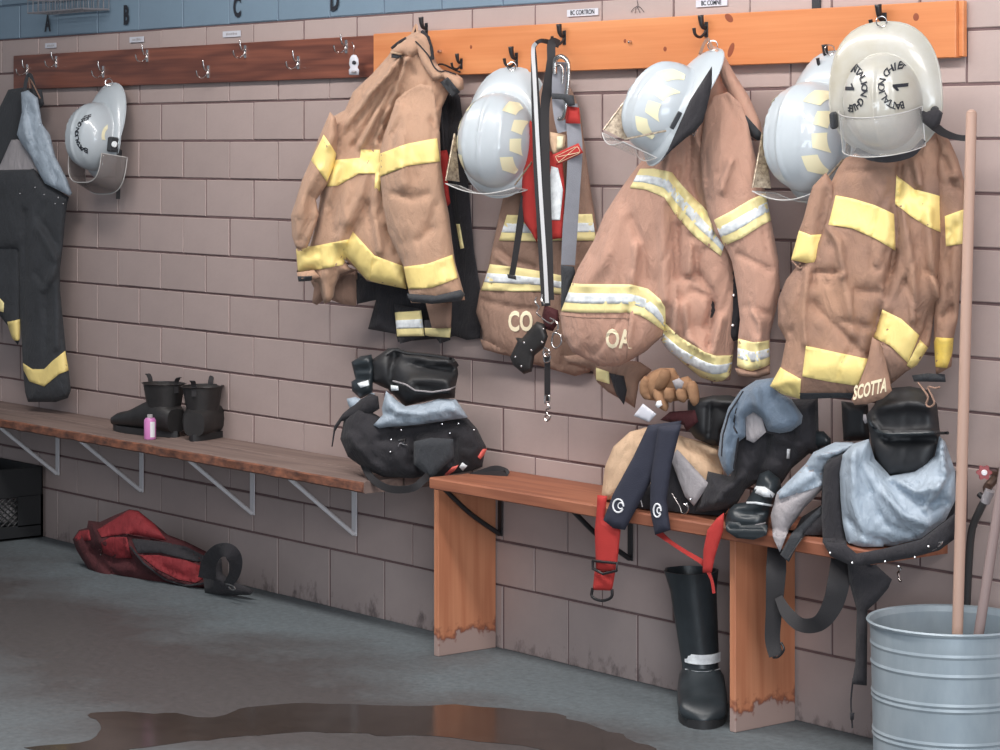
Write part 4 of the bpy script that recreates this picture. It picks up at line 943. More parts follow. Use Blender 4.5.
# helmet facing the room
h5 = std_helmet('white helmet facing outward printed BATTALION CHIEF 1 with clear face shield', 884, 102, 0.225, (0.0, 0.10, -0.99), (0.48, -0.87, 0.0), 0.84, 'helmet_old', False, rw=0.166)
for sg in (1, -1):
    h5.B = 0.012; h5.text(h5.sh, 'BATTALION CHIEF', sg, 0.084, 0.030, 0.055, math.radians(200), sg, du=0.050)
    h5.decal(h5.sh, sg, 0.084, [(sg * x + 0.050, y - 0.008) for x, y in ((-.005, -.027), (.005, -.027), (.005, .027), (-.001, .027), (-.015, .013), (-.013, .006), (-.005, .012))], M['ink'], 'printed_number')
for sg in (1, -1): blk(h5, h5.t, 'visor_pivot', M['char'], 0.045, sg * 0.150, 0.012, 0.05, 0.018, 0.04, 0.006)
def visor_over(h, t, xa, xb, ry, rz, am, m, n=32, K=8):
    """clear face shield swung up over the front of the crown"""
    V, Fc = [], []; N = (K + 1) * (n + 1)
    for off in (0.0, 0.0022):
        for j in range(K + 1):
            for i in range(n + 1):
                a = -am + 2 * am * i / n; V.append(h.w(xa + (xb - xa) * j / K + 0.02 * math.cos(a), (ry + off) * math.sin(a), (rz + off - 0.03 * (j / K) ** 2) * math.cos(a)))
    for o in (0, 1):
        for j in range(K):
            for i in range(n): a = o * N + j * (n + 1) + i; f = (a, a + 1, a + n + 2, a + n + 1); Fc.append(f[::-1] if o else f)
    rimi = [i for i in range(n + 1)] + [j * (n + 1) + n for j in range(1, K + 1)] + [K * (n + 1) + i for i in range(n - 1, -1, -1)] + [j * (n + 1) for j in range(K - 1, 0, -1)]
    for i in range(len(rimi)): a, b = rimi[i], rimi[(i + 1) % len(rimi)]; Fc.append((a, b, b + N, a + N))
    o = mk('face_shield', V, Fc, m, t, True); tube('visor_edge', [V[N + i] for i in rimi] + [V[N + rimi[0]]], 0.0012, M['silver_edge'], o, 6, 1)
visor_over(h5, h5.t, 0.010, 0.125, 0.124, 0.200, math.radians(76), M['visor'])
fl5 = Cloth([(919, 108), (926, 112), (937, 108), (943, 113), (940, 124), (932, 130), (922, 122)], 0.20, 20, 0.012, 4, wr=0.001); cloth('side_flap', M['black'], h5.t, fl5)
pstrap('chin_strap', [(934, 126, 0.19), (944, 133, 0.16), (956, 137, 0.13), (966, 138, 0.11), (976, 135, 0.09)], [9, 8, 6, 6, 4], M['webbing'], h5.t, 0.003)
pstrap('neck_band', [(856, 150, 0.24), (870, 157, 0.25), (890, 159, 0.24), (912, 153, 0.22), (924, 140, 0.20)], [5, 7, 7, 7, 4], M['black'], h5.t, 0.006)
ring(h5, h5.t)
# helmet on the dark board
h1 = std_helmet('white helmet printed BATTALION CHIEF with smoky visor on the dark board', 98, 137, 0.105, (0.03, -0.12, -0.98), (0.06, -0.98, 0.12), 0.90, 'helmet', False)
h1.text(h1.sh, 'BATTALION CHIEF', 1, 0.095, 0.030, 0.075, math.radians(125), 1, dv=-0.02)
visor(h1, h1.t, math.radians(-80), math.radians(80), -0.050, 0.055, 0.150, 0.118, M['visor_smoke'], 'visor', 0.055)
blk(h1, h1.t, 'visor_pivot', M['char'], 0.035, 0.125, 0.008, 0.060, 0.028, 0.04, 0.005)
lathe('pivot_knob', [(0.0, 0.006), (0.010, 0.005), (0.012, 0.0)], M['silver'], h1.w(0.035, 0.142, 0.012), h1.t, 16, axis=TOCAM.to_track_quat('Z', 'Y').to_matrix())
h1.decal(h1.sh, 1, 0.168, [(-0.02, -0.003), (0.06, -0.003), (0.06, 0.010), (-0.02, 0.010)], M['decal'], 'trim_band')
strap_on(h1, h1.t, 'chin_strap', [(0.05, 0.13, -0.02), (0.12, 0.12, -0.03), (0.17, 0.12, -0.03)], 0.014, M['webbing'])
pstrap('chin_strap', [(120, 150, 0.04), (119, 172, 0.035), (118, 199, 0.035)], [4, 4, 4], M['webbing'], h1.t, 0.003)
ring(h1, h1.t, -0.219)

for hh in (h3,):
    for sg in (1,):
        ef = Cloth([(712, 66), (712, 84), (708, 104), (703, 122), (695, 132), (686, 138), (672, 150), (660, 162), (668, 150), (690, 100)], 0.30, 20, 0.012, 6, wr=0.0)
        cloth('ear_flap', M['black'], hh.t, ef); tube('buckle', [vat(694, 122, 0.28), vat(698, 126, 0.28), vat(694, 136, 0.28), vat(691, 130, 0.28), vat(694, 122, 0.28)], 0.002, M['nickel'], hh.t, 6, 2)
# ------------------------------------------------------------------ rescue harness on the hook
hn = thing('safety_harness', 'rescue harness of black, red and grey webbing with a big silver carabiner', 'harness', vat(562, 40, 0.08))
YH = 0.125; M['grey_edge'] = mat('grey_reflective_edge', (200, 200, 202), 0.4)
pstrap('strap', [(549, 42, 0.09), (540, 41, YH), (534, 47, YH), (534, 60, YH), (536, 110, YH), (538.5, 170, YH), (542, 230, YH), (546, 306, YH)], [5, 4, 4, 6, 9, 10, 10, 9], M['webbing'], hn, 0.003)
pstrap('reflective_strip', [(536, 43, YH + .004), (533, 50, YH + .004), (534.5, 80, YH + .004), (537.5, 140, YH + .004), (541, 200, YH + .004), (544.5, 255, YH + .004), (547, 303, YH + .004)], 3.8, M['grey_edge'], hn, 0.002)
pstrap('strap', [(559, 44, 0.075), (552, 43, 0.10), (551, 60, YH - .01), (549, 85, YH - .01), (545, 108, YH - .01), (546, 170, YH - .01), (549, 240, YH - .01), (551, 300, YH - .01)], [8, 9, 8, 12, 9, 8, 7, 6], M['webbing'], hn, 0.005)
o = tube('carabiner', [vat(x, y, 0.13) for x, y in ((555, 74), (555, 62), (558, 57), (564, 57.5), (568.5, 64), (568.5, 80), (566.5, 98), (565.5, 110), (563, 118), (559, 119))], 0.0065, M['steel'], hn, 10, 5)
tube('gate', [vat(557, 66, 0.128), vat(561, 65, 0.128), vat(563, 72, 0.128), vat(562, 84, 0.128)], 0.0035, M['steel'], o, 8, 3)
pstrap('strap', [(560, 62, 0.11), (559, 80, 0.115), (558, 100, 0.115), (560, 120, 0.115), (563, 132, 0.11)], [13, 14, 12, 11, 11], M['grey_web'], hn, 0.004)
pstrap('strap', [(572, 104, 0.10), (573, 120, 0.10), (575, 150, 0.10), (573, 190, 0.10), (570, 230, 0.10), (568, 265, 0.10)], [11, 14, 15, 14, 15, 14], M['grey_web'], hn, 0.004)
def pad(name, m, parent, view, s, Y, T=0.006, R=5, seed=0, wr=0.001, phi=10, label=None):
    c_ = Cloth(P(view, s), Y, phi, T, R, wr=wr, seed=seed, wscale=(20, 30)); return cloth(name, m, parent, c_, 3.0, label), c_
pad('red_pad', M['red'], hn, 'X', '530,120 536,126 540,160 541,200 537,243 531,232 524,222 522,200 522,170 525,145', 0.095, 0.012, 5)
o, c_ = pad('label_panel', M['red'], hn, 'X', '547,150 562,156 565,190 562,238 548,240 545,210', 0.088, 0.006, 5)
patch('printed_label', M['silver'], o, c_, P('X', '551,166 558,168 563,190 560,220 549,220 549,190'), 0.003)
pad('red_pad', M['red'], hn, 'H2', '790,350 870,360 878,460 785,458', 0.112, 0.010, 4)
pad('web_loop', M['char'], hn, 'H2', '700,270 790,275 835,285 845,345 800,350 770,310 700,305', 0.137, 0.008, 4)
o, c_ = pad('stitched_tab', M['red'], hn, 'H2', '705,655 865,582 895,642 728,722', 0.118, 0.006, 3)
for s in ('722,665 858,600 880,640 738,706 722,665', '735,668 872,640', '738,704 858,602'):
    Q = resamp(P('H2', s), 16); tube('stitching', [Vector(v) for v in c_.front(Q, 0.0015)], 0.0008, M['decal'], o, 4, 1)
pad('sand_webbing', M['tan_sand'], hn, 'H2', '690,512 785,530 780,600 740,640 705,650 690,580', 0.10, 0.004, 3)
pad('cream_webbing', M['decal'], hn, 'H2', '732,540 772,536 765,610 728,625', 0.108, 0.004, 3)
pstrap('tail_strap', [(524, 196, 0.10), (520, 225, 0.10), (515, 258, 0.10), (512, 275, 0.10)], [6, 7, 6, 6], M['webbing'], hn, 0.003)
pad('strap_end', M['webbing'], hn, 'G2', '236,470 280,480 282,500 240,490', 0.105, 0.004, 2)
pad('buckle', M['char'], hn, 'G3', '190,130 240,138 245,160 235,190 205,300 190,300 192,200', 0.112, 0.010, 4)
pad('leather_pouch', M['leather'], hn, 'G3', '28,418 20,402 45,405 100,342 128,352 142,400 128,440 92,470 82,530 52,540 10,505 0,475', 0.145, 0.022, 8, label='black leather descent tool with rivets')
for x, y in ((52, 422), (80, 450), (125, 370), (20, 475), (42, 510), (120, 420)): button(vat(*P('G3', '%d,%d' % (x, y))[0], 0.178), M['nickel'], hn, r=0.0035, name='rivet')
for s in ('100,250 95,270 110,290 100,310 115,325', '120,240 118,262 130,280', '150,330 175,345 180,370 160,390', '120,330 150,350 165,340', '130,440 150,455 140,475 125,465 130,440'):
    tube('clip', [vat(*p, 0.150) for p in P('G3', s)], 0.0026, M['nickel'], hn, 6, 3)
tube('snap_ring', [vat(*p, 0.16) for p in P('G3', '170,385 190,395 192,425 175,442 158,430 160,400 170,385')], 0.0032, M['nickel'], hn, 8, 3)
pstrap('lanyard', [(*P('G3', '140,470')[0], 0.14), (*P('G3', '140,560')[0], 0.13), (*P('G3', '140,640')[0], 0.12)], 6, M['webbing'], hn, 0.004)
for s in ('134,455 150,465 148,490 130,495 128,470 134,455', '132,620 148,622 146,645 132,648 132,620', '140,650 150,668 136,672 140,690', '138,690 152,700 140,716 130,704 138,690'):
    tube('clip', [vat(*p, 0.145) for p in P('G3', s)], 0.0026, M['nickel'], hn, 6, 3)
mp = pad('tool_bag', M['maroon'], hn, 'G3', '130,280 180,300 185,340 160,380 130,370 120,320', 0.12, 0.015, 6)

# ------------------------------------------------------------------ dark trousers on the first hook
dt = thing('turnout_trousers', 'black turnout trousers with silver lining and yellow ankle bands on the dark board', 'trousers', vat(28, 78, 0.05))
ca = Cloth(P('L1', '-60,420 0,380 30,320 85,312 150,320 158,372 110,420 90,520 60,600 -60,620'), 0.10, 12, 0.04, 14, wr=0.004, seed=51); cloth('waist', M['char'], dt, ca)
cb = Cloth(P('L1', '75,330 100,322 135,350 150,440 178,480 198,560 240,640 257,690 250,700 160,655 140,620 110,560 75,510 60,480 78,400'), 0.13, 14, 0.035, 12, wr=0.005, seed=52, wscale=(10, 50),
           folds=[(P('L1', '95,340 110,450 140,600'), 2.5, -0.010), (P('L1', '120,400 160,520 200,640'), 2.5, -0.010), (P('L1', '85,420 100,500'), 2, 0.008), (P('L1', '140,430 190,600'), 2, 0.008)])
cloth('lining', M['lining'], dt, cb)
cc = Cloth(P('L1', '-60,620 0,590 40,500 62,497 110,530 135,600 130,640 -60,640'), 0.14, 12, 0.02, 10, wr=0.003, seed=53); cloth('lining', M['lining_grey'], dt, cc)
cd = Cloth(P('X', '-25,172 0,170 34,168 44,181 58,190 69,197 67,205 65,222 63,245 60,270 60,290 63,320 66,350 69,372 71,390 68,398 56,402 28,402 25,392 23,370 22,345 20,320 20,290 18,250 -8,250'), 0.13, 14, 0.045, 16, wr=0.005, seed=54, wscale=(25, 60),
           folds=[(P('L2', '85,40 80,300 80,500'), 2.5, -0.014), (P('L2', '130,100 200,220 150,300'), 4, 0.010), (P('L2', '150,20 130,60 200,160'), 3, -0.008), (P('L2', '120,250 160,300 155,500'), 3, -0.010), (P('L2', '200,300 190,500'), 4, 0.008)])
o = cloth('leg', M['char'], dt, cd)
patch('ankle_trim', M['yellow'], o, cd, P('L2', '78,555 110,575 150,575 180,545 222,513 234,580 200,592 150,634 100,617 80,580'), 0.004)
ce = Cloth(P('X', '-25,200 0,196 20,200 21,250 21,300 20,338 18,345 12,338 8,326 0,316 -25,312'), 0.155, 14, 0.035, 10, wr=0.005, seed=55); o = cloth('leg', M['char'], dt, ce)
patch('ankle_trim', M['yellow'], o, ce, P('L2', '25,415 72,405 72,478 35,480'), 0.004); patch('ankle_trim', M['yellow_pale'], o, ce, P('L2', '-40,330 0,335 14,350 12,382 -40,370'), 0.004)
for x, y in ((44, 195), (58, 198), (63, 204), (55, 204), (20, 194), (35, 188)): button(cd, M['nickel'], dt, x, y, 0.004)
strap('suspender', [vat(24, 94, 0.11), vat(27, 78, 0.08), vat(31, 76, 0.08), vat(36, 96, 0.12)], 0.014, M['char'], dt)
tube('hanging_loop', [vat(30, 88, 0.10), vat(29, 78, 0.075), vat(33, 84, 0.11), vat(40, 98, 0.13)], 0.003, M['tan_brown'], dt)

# ------------------------------------------------------------------ wire basket, key tag
M['basket'] = mat('dull_wire', (130, 128, 132), 0.4)
wb = thing('wire_basket', 'chrome wire basket fixed high on the blue wall above the letter A', 'basket', vat(70, 8, 0.1))
x0, x1, zb_, zt_ = at(44, 10, 0.05)[0], at(100, 10, 0.05)[0], at(60, 11, 0.1)[2], 2.25
paths = [[(x0, -0.012, z), (x0, -0.12, z), (x1, -0.12, z), (x1, -0.012, z), (x0, -0.012, z)] for z in (zb_, zb_ + 0.05, zb_ + 0.1, zt_)]
tubes('frame', paths, 0.0032, M['basket'], wb, 6)
wires = []
for i in range(11):
    x = x0 + (x1 - x0) * i / 10; wires.append([(x, -0.12, zt_), (x, -0.12, zb_), (x, -0.012, zb_), (x, -0.012, zt_)])
for j in range(1, 5):
    y = -0.012 - 0.108 * j / 5; wires.append([(x0, y, zt_), (x0, y, zb_), (x1, y, zb_), (x1, y, zt_)])
tubes('wire', wires, 0.0016, M['basket'], wb, 5)
kt = thing('key_tag', 'grey badge-shaped tag hanging from the last silver hook', 'tag', vat(353, 66, 0.05))
bd, c_ = pad('badge', M['paper'], kt, 'AC', '92,235 112,240 125,265 128,300 120,325 130,340 128,375 62,375 60,340 70,325 62,300 66,265 78,242', 0.055, 0.002, 3, wr=0.0)
patch('emblem', M['ink'], bd, c_, P('AC', '95,275 110,285 108,300 95,305 82,298 84,282'), 0.003)
patch('print', M['lining_grey'], bd, c_, P('AC', '78,345 112,345 112,360 78,360'), 0.003)
tube('cord', [vat(354, 54, 0.055), vat(354, 47, 0.062), vat(352, 42, 0.06)], 0.0012, M['nickel'], kt, 6, 2)

# ------------------------------------------------------------------ boots
def boot(name, label, base, toe, H=0.24, m=None, rub=None, group=None, bands=False, tabs=True, cat='boot', lean=(0, 0), w=1.0, flare=1.12, kx=1.0):
    """pull-on boot standing on `base`; toe is the horizontal direction it points"""
    t = thing(name, label, cat, base, group); b = Vector(base); f = Vector((toe[0], toe[1], 0)).normalized(); r = Vector((-f.y, f.x, 0)); U = Vector((0, 0, 1))
    m = m or M['boot']; n = 28
    # sections: (centre forward, height, half length, half width, tilt of the ring)
    S = [(0.000, 0.022, 0.070, 0.036, 0), (0.0, 0.050, 0.068, 0.038, 0.1), (-0.004, 0.085, 0.058, 0.038, 0.15), (-0.012, 0.120, 0.050, 0.038, 0.05), (-0.014, 0.16, 0.052, 0.042, 0.0), (-0.014, 0.75 * H + 0.04, 0.058, 0.048, 0.0), (-0.014, H, 0.060 * flare, 0.052 * flare, 0.0), (-0.014, H, 0.060 * flare - 0.005, 0.052 * flare - 0.005, 0), (-0.014, H - 0.10, 0.048, 0.040, 0)]
    V, Fc = [], []
    for i, (cx, h, a, c_, tl) in enumerate(S):
        for k in range(n):
            g = 2 * math.pi * k / n; x, y = a * kx * math.cos(g), c_ * kx * math.sin(g) * w
            wob = 1 + 0.10 * noise.noise(Vector((x * 30, y * 30, h * 25)) + b)
            ln = max(0, h - 0.10); V.append(b + f * (cx + x * wob + lean[0] * ln) + r * (y * wob + lean[1] * ln) + U * (h - tl * x))
    for i in range(len(S) - 1):
        for k in range(n):
            a = i * n + k; c2 = i * n + (k + 1) % n; Fc.append((a, c2, c2 + n, a + n))
    Fc.append(tuple(range(n))[::-1]); Fc.append(tuple((len(S) - 1) * n + k for k in range(n)))
    sh = flat_if(mk('shaft', V, Fc, m, t), 60)
    # foot: rounded vamp reaching forward
    V, Fc = [], []; K = 12
    for i in range(K + 1):
        q = i / K; x = (-0.075 + 0.285 * q) * kx
        hw = 0.040 + 0.012 * math.sin(min(1, q * 1.2) * math.pi * 0.7) if q < 0.85 else 0.05 * math.sqrt(max(0.02, 1 - ((q - 0.85) / 0.15) ** 2))
        if q < 0.08: hw *= 0.75
        ht = np.interp(q, [0, .15, .35, .5, .65, .85, .95, 1.0], [0.10, 0.125, 0.125, 0.105, 0.082, 0.068, 0.05, 0.028])
        for k in range(16):
            g = 2 * math.pi * k / 16; cy, sz = math.cos(g), math.sin(g)
            y = hw * w * kx * math.copysign(abs(cy) ** 0.7, cy); z = 0.016 + (ht - 0.016) * (0.5 + 0.5 * math.copysign(abs(sz) ** 0.7, sz)); V.append(b + f * x + r * y + U * z)
    for i in range(K):
        for k in range(16): a = i * 16 + k; c2 = i * 16 + (k + 1) % 16; Fc.append((a, c2, c2 + 16, a + 16))
    Fc.append(tuple(range(16))[::-1]); Fc.append(tuple(K * 16 + k for k in range(16))); flat_if(mk('foot', V, Fc, m, t), 50)
    # sole with heel
    V, Fc = [], []; out = []
    for i in range(24):
        g = 2 * math.pi * i / 24; x = (0.068 + 0.148 * math.cos(g)) * kx; y = kx * (0.044 + 0.010 * math.cos(g)) * math.sin(g) * w; out.append((x, y))
    for z in (0.0, 0.022): V += [b + f * x + r * y * 1.1 + U * z for x, y in out]
    Fc = [tuple(range(24))[::-1], tuple(range(24, 48))] + [(i, (i + 1) % 24, (i + 1) % 24 + 24, i + 24) for i in range(24)]; flat_if(mk('sole', V, Fc, rub or M['rubber'], t), 50)
    if tabs:
        for sg in (1, -1):
            p = b + f * (-0.014 + sg * 0.060 * kx + lean[0] * (H - .1)) + U * (H - 0.03) + r * lean[1] * (H - .1)
            strap('pull_tab', [p + f * sg * 0.004, p + U * 0.035 + f * sg * 0.004, p + U * 0.052 + f * sg * 0.014, p + U * 0.056 + f * sg * 0.024], 0.018, M['webbing'], t, 0.003, face=f)
    if bands:
        bandz = [(0.150, 0.026, 0.0475, 0.0412, M['silver']), (0.118, 0.005, 0.0545, 0.0405, M['silver'])]
        for h, th, a, c_, bm_ in bandz:
            V, Fc = [], []
            for z in (h - th / 2, h + th / 2):
                for k in range(n): g = 2 * math.pi * k / n; V.append(b + f * (-0.013 + (a * kx + 0.006) * math.cos(g)) + r * (c_ * kx + 0.004) * w * math.sin(g) + U * (z - 0.06 * math.cos(g) * 0.1))
            for k in range(n):
                if math.cos(2 * math.pi * k / n) > 0.45: Fc.append((k, (k + 1) % n, (k + 1) % n + n, k + n))
            mk('reflective_band', V, Fc, bm_, t)
    return t
pz = z1
pb = Vector(at(150, 436, 0.17)); q1 = atz(161, 435, z1); q2 = atz(207, 436, z1)
boot('work_boot', 'black pull-on boot with its toe towards the dark trousers on the weathered bench', q1 + Vector((0.0, 0, 0)), (-1, -0.05), 0.185, M['leather'], group='pair of black boots on the weathered bench', kx=1.28)
boot('work_boot', 'black pull-on boot standing nearest the wall bench end, right of its pair', q2 + Vector((0.05, -0.045, 0)), (-0.45, 0.6), 0.185, M['leather'], group='pair of black boots on the weathered bench', kx=1.28)
pc = atz(150, 439, z1)
sc_ = thing('spray_can', 'small pink and white can standing in front of the black boots', 'can', pc)
lathe('body', [(0.0, 0), (0.020, 0), (0.021, 0.004), (0.021, 0.066), (0.016, 0.074)], M['pink'], pc, sc_, 24)
lathe('cap', [(0.0, 0.086), (0.009, 0.086), (0.010, 0.084), (0.010, 0.072)], M['lining_grey'], pc, sc_, 16)
V, Fc = [], []
a0 = math.atan2(-TOCAM.y * 0 + TOCAM.y, TOCAM.x)
for k in range(7):
    g = a0 + math.radians(10 + k * 8)
    for z in (0.008, 0.062): V.append(pc + Vector((0.0216 * math.cos(g), 0.0216 * math.sin(g), z)))
for k in range(6): Fc.append((2 * k, 2 * k + 2, 2 * k + 3, 2 * k + 1))
mk('label', V, Fc, M['white'], sc_)

# boot standing on the floor
fb = atz(703, 716, 0)
boot('fire_boot', 'tall black rubber fire boot with silver band standing on the floor by the plank leg', fb + Vector((-0.06, 0.05, 0)), (0.74, -0.67), 0.375, M['boot'], bands=True, tabs=False, w=1.15, lean=(-0.02, -0.10), flare=1.12, kx=1.12)

# ------------------------------------------------------------------ pile on the bench end: trousers round boots
pl = thing('turnout_trousers', 'black turnout trousers with silver lining rolled round boots at the joint of the benches', 'trousers', vat(415, 478, 0.2))
ck = Cloth(P('K1', '80,430 95,350 150,300 215,330 300,380 580,345 620,390 655,460 640,540 600,555 500,572 470,580 420,575 370,585 250,580 180,550 110,500'), 0.17, 22, 0.08, 24, wr=0.008, seed=61, rest=True, wscale=(28, 28),
           folds=[(P('K1', '240,430 400,400 580,360'), 3, -0.014), (P('K1', '370,430 360,520 420,590'), 3, -0.016), (P('K1', '530,430 520,520'), 3, -0.014), (P('K1', '120,420 200,520 300,600'), 4, 0.012), (P('K1', '420,450 450,540'), 6, 0.012)])
cloth('body', M['black'], pl, ck)
ckp = Cloth(P('K1', '370,440 440,425 525,430 530,500 440,585 370,530'), 0.235, 22, 0.015, 8, wr=0.002, seed=62); cloth('pocket', M['char'], pl, ckp)
cs = Cloth(P('K2', '255,500 310,440 305,400 330,300 400,360 445,390 560,370 640,345 740,350 790,420 812,455 680,475 500,500 340,512 290,520'), 0.20, 22, 0.05, 14, wr=0.005, seed=63, wscale=(40, 12),
           folds=[(P('K2', '320,430 450,470 700,420'), 2.5, -0.010), (P('K2', '400,420 560,440 780,400'), 2.5, 0.008), (P('K2', '480,400 640,370'), 2, -0.008)])
cloth('lining', M['lining'], pl, cs)
cs2 = Cloth(P('K2', '98,345 150,335 190,350 240,310 265,315 215,370 190,440 160,465 130,430 105,375'), 0.24, 22, 0.02, 7, wr=0.003, seed=64); cloth('lining', M['lining'], pl, cs2)
cp2 = Cloth(P('K1', '85,360 60,400 50,460 45,460 55,380 90,330 150,280 200,250 230,262 235,310 190,340 150,350'), 0.255, 22, 0.03, 9, wr=0.003, seed=65); cloth('suspender', M['black'], pl, cp2)
strap('suspender', [vat(*p, y) for p, y in zip(P('K1', '160,500 200,580 270,625 360,625 410,590 440,560'), (.22, .27, .30, .30, .27, .22))], 0.022, M['webbing'], pl, 0.004)
strap('suspender', [vat(*p, y) for p, y in zip(P('K1', '560,590 620,570 690,548 735,562 690,570 600,578'), (.16, .13, .10, .09, .11, .14))], 0.020, M['webbing'], pl, 0.004)
for s in ('620,500 640,470 658,468 650,490 630,510', '490,570 520,540 545,532 530,555 500,575'): patch('coral_trim', M['orange_pink'], pl, ck, P('K1', s), 0.012, clip=False, thick=0.01)
patch('reflective_trim', M['silver'], pl, ck, P('K1', '548,540 560,522 580,535 562,556'), 0.013, clip=False, thick=0.01)
for x, y in ((320, 395), (480, 372), (545, 370), (510, 408), (278, 480), (452, 432), (280, 432), (605, 395)): button(ck, M['nickel'], pl, *P('K1', '%d,%d' % (x, y))[0], 0.0036, 0.004)
tube('clasp', [Vector(v) for v in ck.front(resamp(P('K1', '310,435 340,430 325,450 345,455 315,445 310,460'), 14), 0.008)], 0.0022, M['nickel'], pl, 6, 1)
rbt = thing('rubber_boots', 'pair of black rubber boots standing inside the rolled trousers at the bench joint', 'boots', vat(400, 420, 0.17))
cbt = Cloth(P('K2', '240,120 300,80 340,50 400,45 450,75 560,85 700,100 745,130 755,200 740,270 735,340 640,345 440,390 340,290 250,250'), 0.16, 18, 0.07, 16, wr=0.004, seed=66,
            folds=[(P('K2', '400,100 560,150 720,170'), 5, -0.02), (P('K2', '380,60 360,200 370,260'), 4, -0.014), (P('K2', '480,240 600,240 700,250'), 6, 0.016), (P('K2', '450,260 500,300 600,310 710,290'), 3, 0.014), (P('K2', '420,110 560,120 720,130'), 3, 0.012)])
o = cloth('shaft', M['rubber'], rbt, cbt)
tube('rim', [Vector(v) for v in cbt.front(resamp(P('K2', '330,90 380,55 450,78 600,92 720,112 748,150'), 20), 0.002)], 0.005, M['rubber'], o, 6, 1)
tube('trim_line', [Vector(v) for v in cbt.front(resamp(P('K2', '370,240 450,262 500,295 600,305 700,290 740,272'), 20), 0.002)], 0.0028, M['lining_grey'], o, 6, 1)
cbt2 = Cloth(P('K2', '125,130 180,95 245,85 260,150 250,310 180,345 130,300 125,245 150,230'), 0.23, 18, 0.045, 11, wr=0.003, seed=67, folds=[(P('K2', '150,170 240,165'), 3, -0.012), (P('K2', '130,235 240,225'), 3, -0.012)]); o = cloth('shaft', M['boot'], rbt, cbt2)
patch('reflective_band', M['silver'], o, cbt2, P('K2', '160,255 225,235 232,265 180,282'), 0.004)
patch('reflective_band', M['silver'], rbt, cbt, P('K2', '358,265 402,270 405,295 360,300'), 0.03, clip=False, thick=0.02)

# ------------------------------------------------------------------ second pile: sand trousers with navy and red braces
t = thing('turnout_trousers', 'sand-coloured turnout trousers with navy braces and red webbing lying on the pine bench', 'trousers', vat(650, 510, 0.15))
cq = Cloth(P('J1', '95,430 105,350 130,290 180,245 230,232 300,245 345,262 400,275 450,290 458,360 470,420 445,470 380,478 300,470 200,465 150,462 100,452'), 0.15, 20, 0.07, 20, wr=0.005, seed=71, rest=True,
           folds=[(P('J1', '350,280 400,320 440,360'), 4, -0.012), (P('J1', '370,265 440,310'), 4, 0.010), (P('J1', '120,400 160,320 200,260'), 3, -0.006)])
cloth('body', M['tan_sand'], t, cq)
cq2 = Cloth(P('J1', '290,350 320,300 345,330 415,400 480,390 485,460 450,515 380,520 330,505 190,478 185,420 240,400'), 0.20, 20, 0.03, 12, wr=0.005, seed=72, rest=True); cloth('fly', M['black'], t, cq2)
cw2 = Cloth(P('J1', '300,322 322,298 418,402 372,468 345,440'), 0.245, 20, 0.012, 6, wr=0.001, seed=73, bench=(0.547, 0.292)); o = cloth('waistband', M['lining_grey'], t, cw2)
for x, y in ((362, 448), (350, 462), (288, 412)): button(vat(*P('J1', '%d,%d' % (x, y))[0], 0.275), M['nickel'], t, r=0.0035)
tube('clasp', [vat(*p, 0.275) for p in P('J1', '305,430 330,470 335,488 350,488 355,472 342,462')], 0.002, M['nickel'], t, 6, 3)
for s, seed, Y in (('235,225 335,212 300,300 240,400 165,540 130,535 100,510 130,430 190,320', 74, 0.285), ('265,230 335,222 305,340 290,450 302,540 255,555 240,480 242,380', 75, 0.300)):
    cst = Cloth(P('J1', s), Y, 20, 0.014, 7, wr=0.002, seed=seed); o = cloth('brace', M['navy'], t, cst)
    ctr = P('J1', '145,467')[0] if seed == 74 else P('J1', '262,481')[0]; rx = 5.2 if seed == 74 else 3.7
    ringp = [(ctr[0] + rx * math.cos(a), ctr[1] + 6.6 * math.sin(a)) for a in np.linspace(0.5, 2 * math.pi + 0.1, 24)]
    tube('printed_ring', [Vector(v) for v in cst.front(ringp, 0.001)], 0.0026, M['white'], o, 5, 1)
    tube('printed_ring', [Vector(v) for v in cst.front([(ctr[0] + rx * 0.5 * math.cos(a) + rx * .45, ctr[1] + 3 * math.sin(a)) for a in np.linspace(0.8, 2 * math.pi, 12)], 0.001)], 0.002, M['white'], o, 5, 1)
tube('printed_line', [Vector(v) for v in cq2.front(resamp(P('J1', '195,430 210,440 218,470'), 8), 0.003)], 0.0015, M['white'], t, 5, 1)
crd = Cloth(P('J1', '82,435 112,438 102,510 152,540 142,640 136,665 78,660 74,540 80,480'), 0.305, 15, 0.008, 5, wr=0.002, seed=76); cloth('red_webbing', M['red'], t, crd)
crd2 = Cloth(P('J1', '74,660 136,665 126,722 68,720'), 0.30, 15, 0.008, 5, wr=0.001); o = cloth('red_webbing', M['red'], t, crd2)
tube('slider', [vat(*p, 0.32) for p in P('J1', '68,632 140,640 140,662 100,672 68,655 68,632')], 0.004, M['black_metal'], t, 6, 1)
tube('d_ring', [vat(*p, 0.31) for p in P('J1', '68,715 66,740 95,752 124,742 126,718')], 0.0042, M['black_metal'], t, 8, 3)
crr = Cloth(P('J1', '462,488 460,540 435,620 425,668 398,668 400,600 412,540 440,505'), 0.305, 15, 0.008, 5, wr=0.001, seed=77); cloth('red_webbing', M['red'], t, crr)
pstrap('red_webbing', [(*p, y) for p, y in zip(P('J1', '262,545 300,575 345,605 390,632 408,650'), (.25, .27, .27, .27, .26))], [7, 4, 4, 5, 4], M['red'], t, 0.003)
pstrap('red_webbing', [(*p, 0.25) for p in P('J1', '412,660 425,690 432,730')], [4, 3, 3], M['red'], t, 0.003)
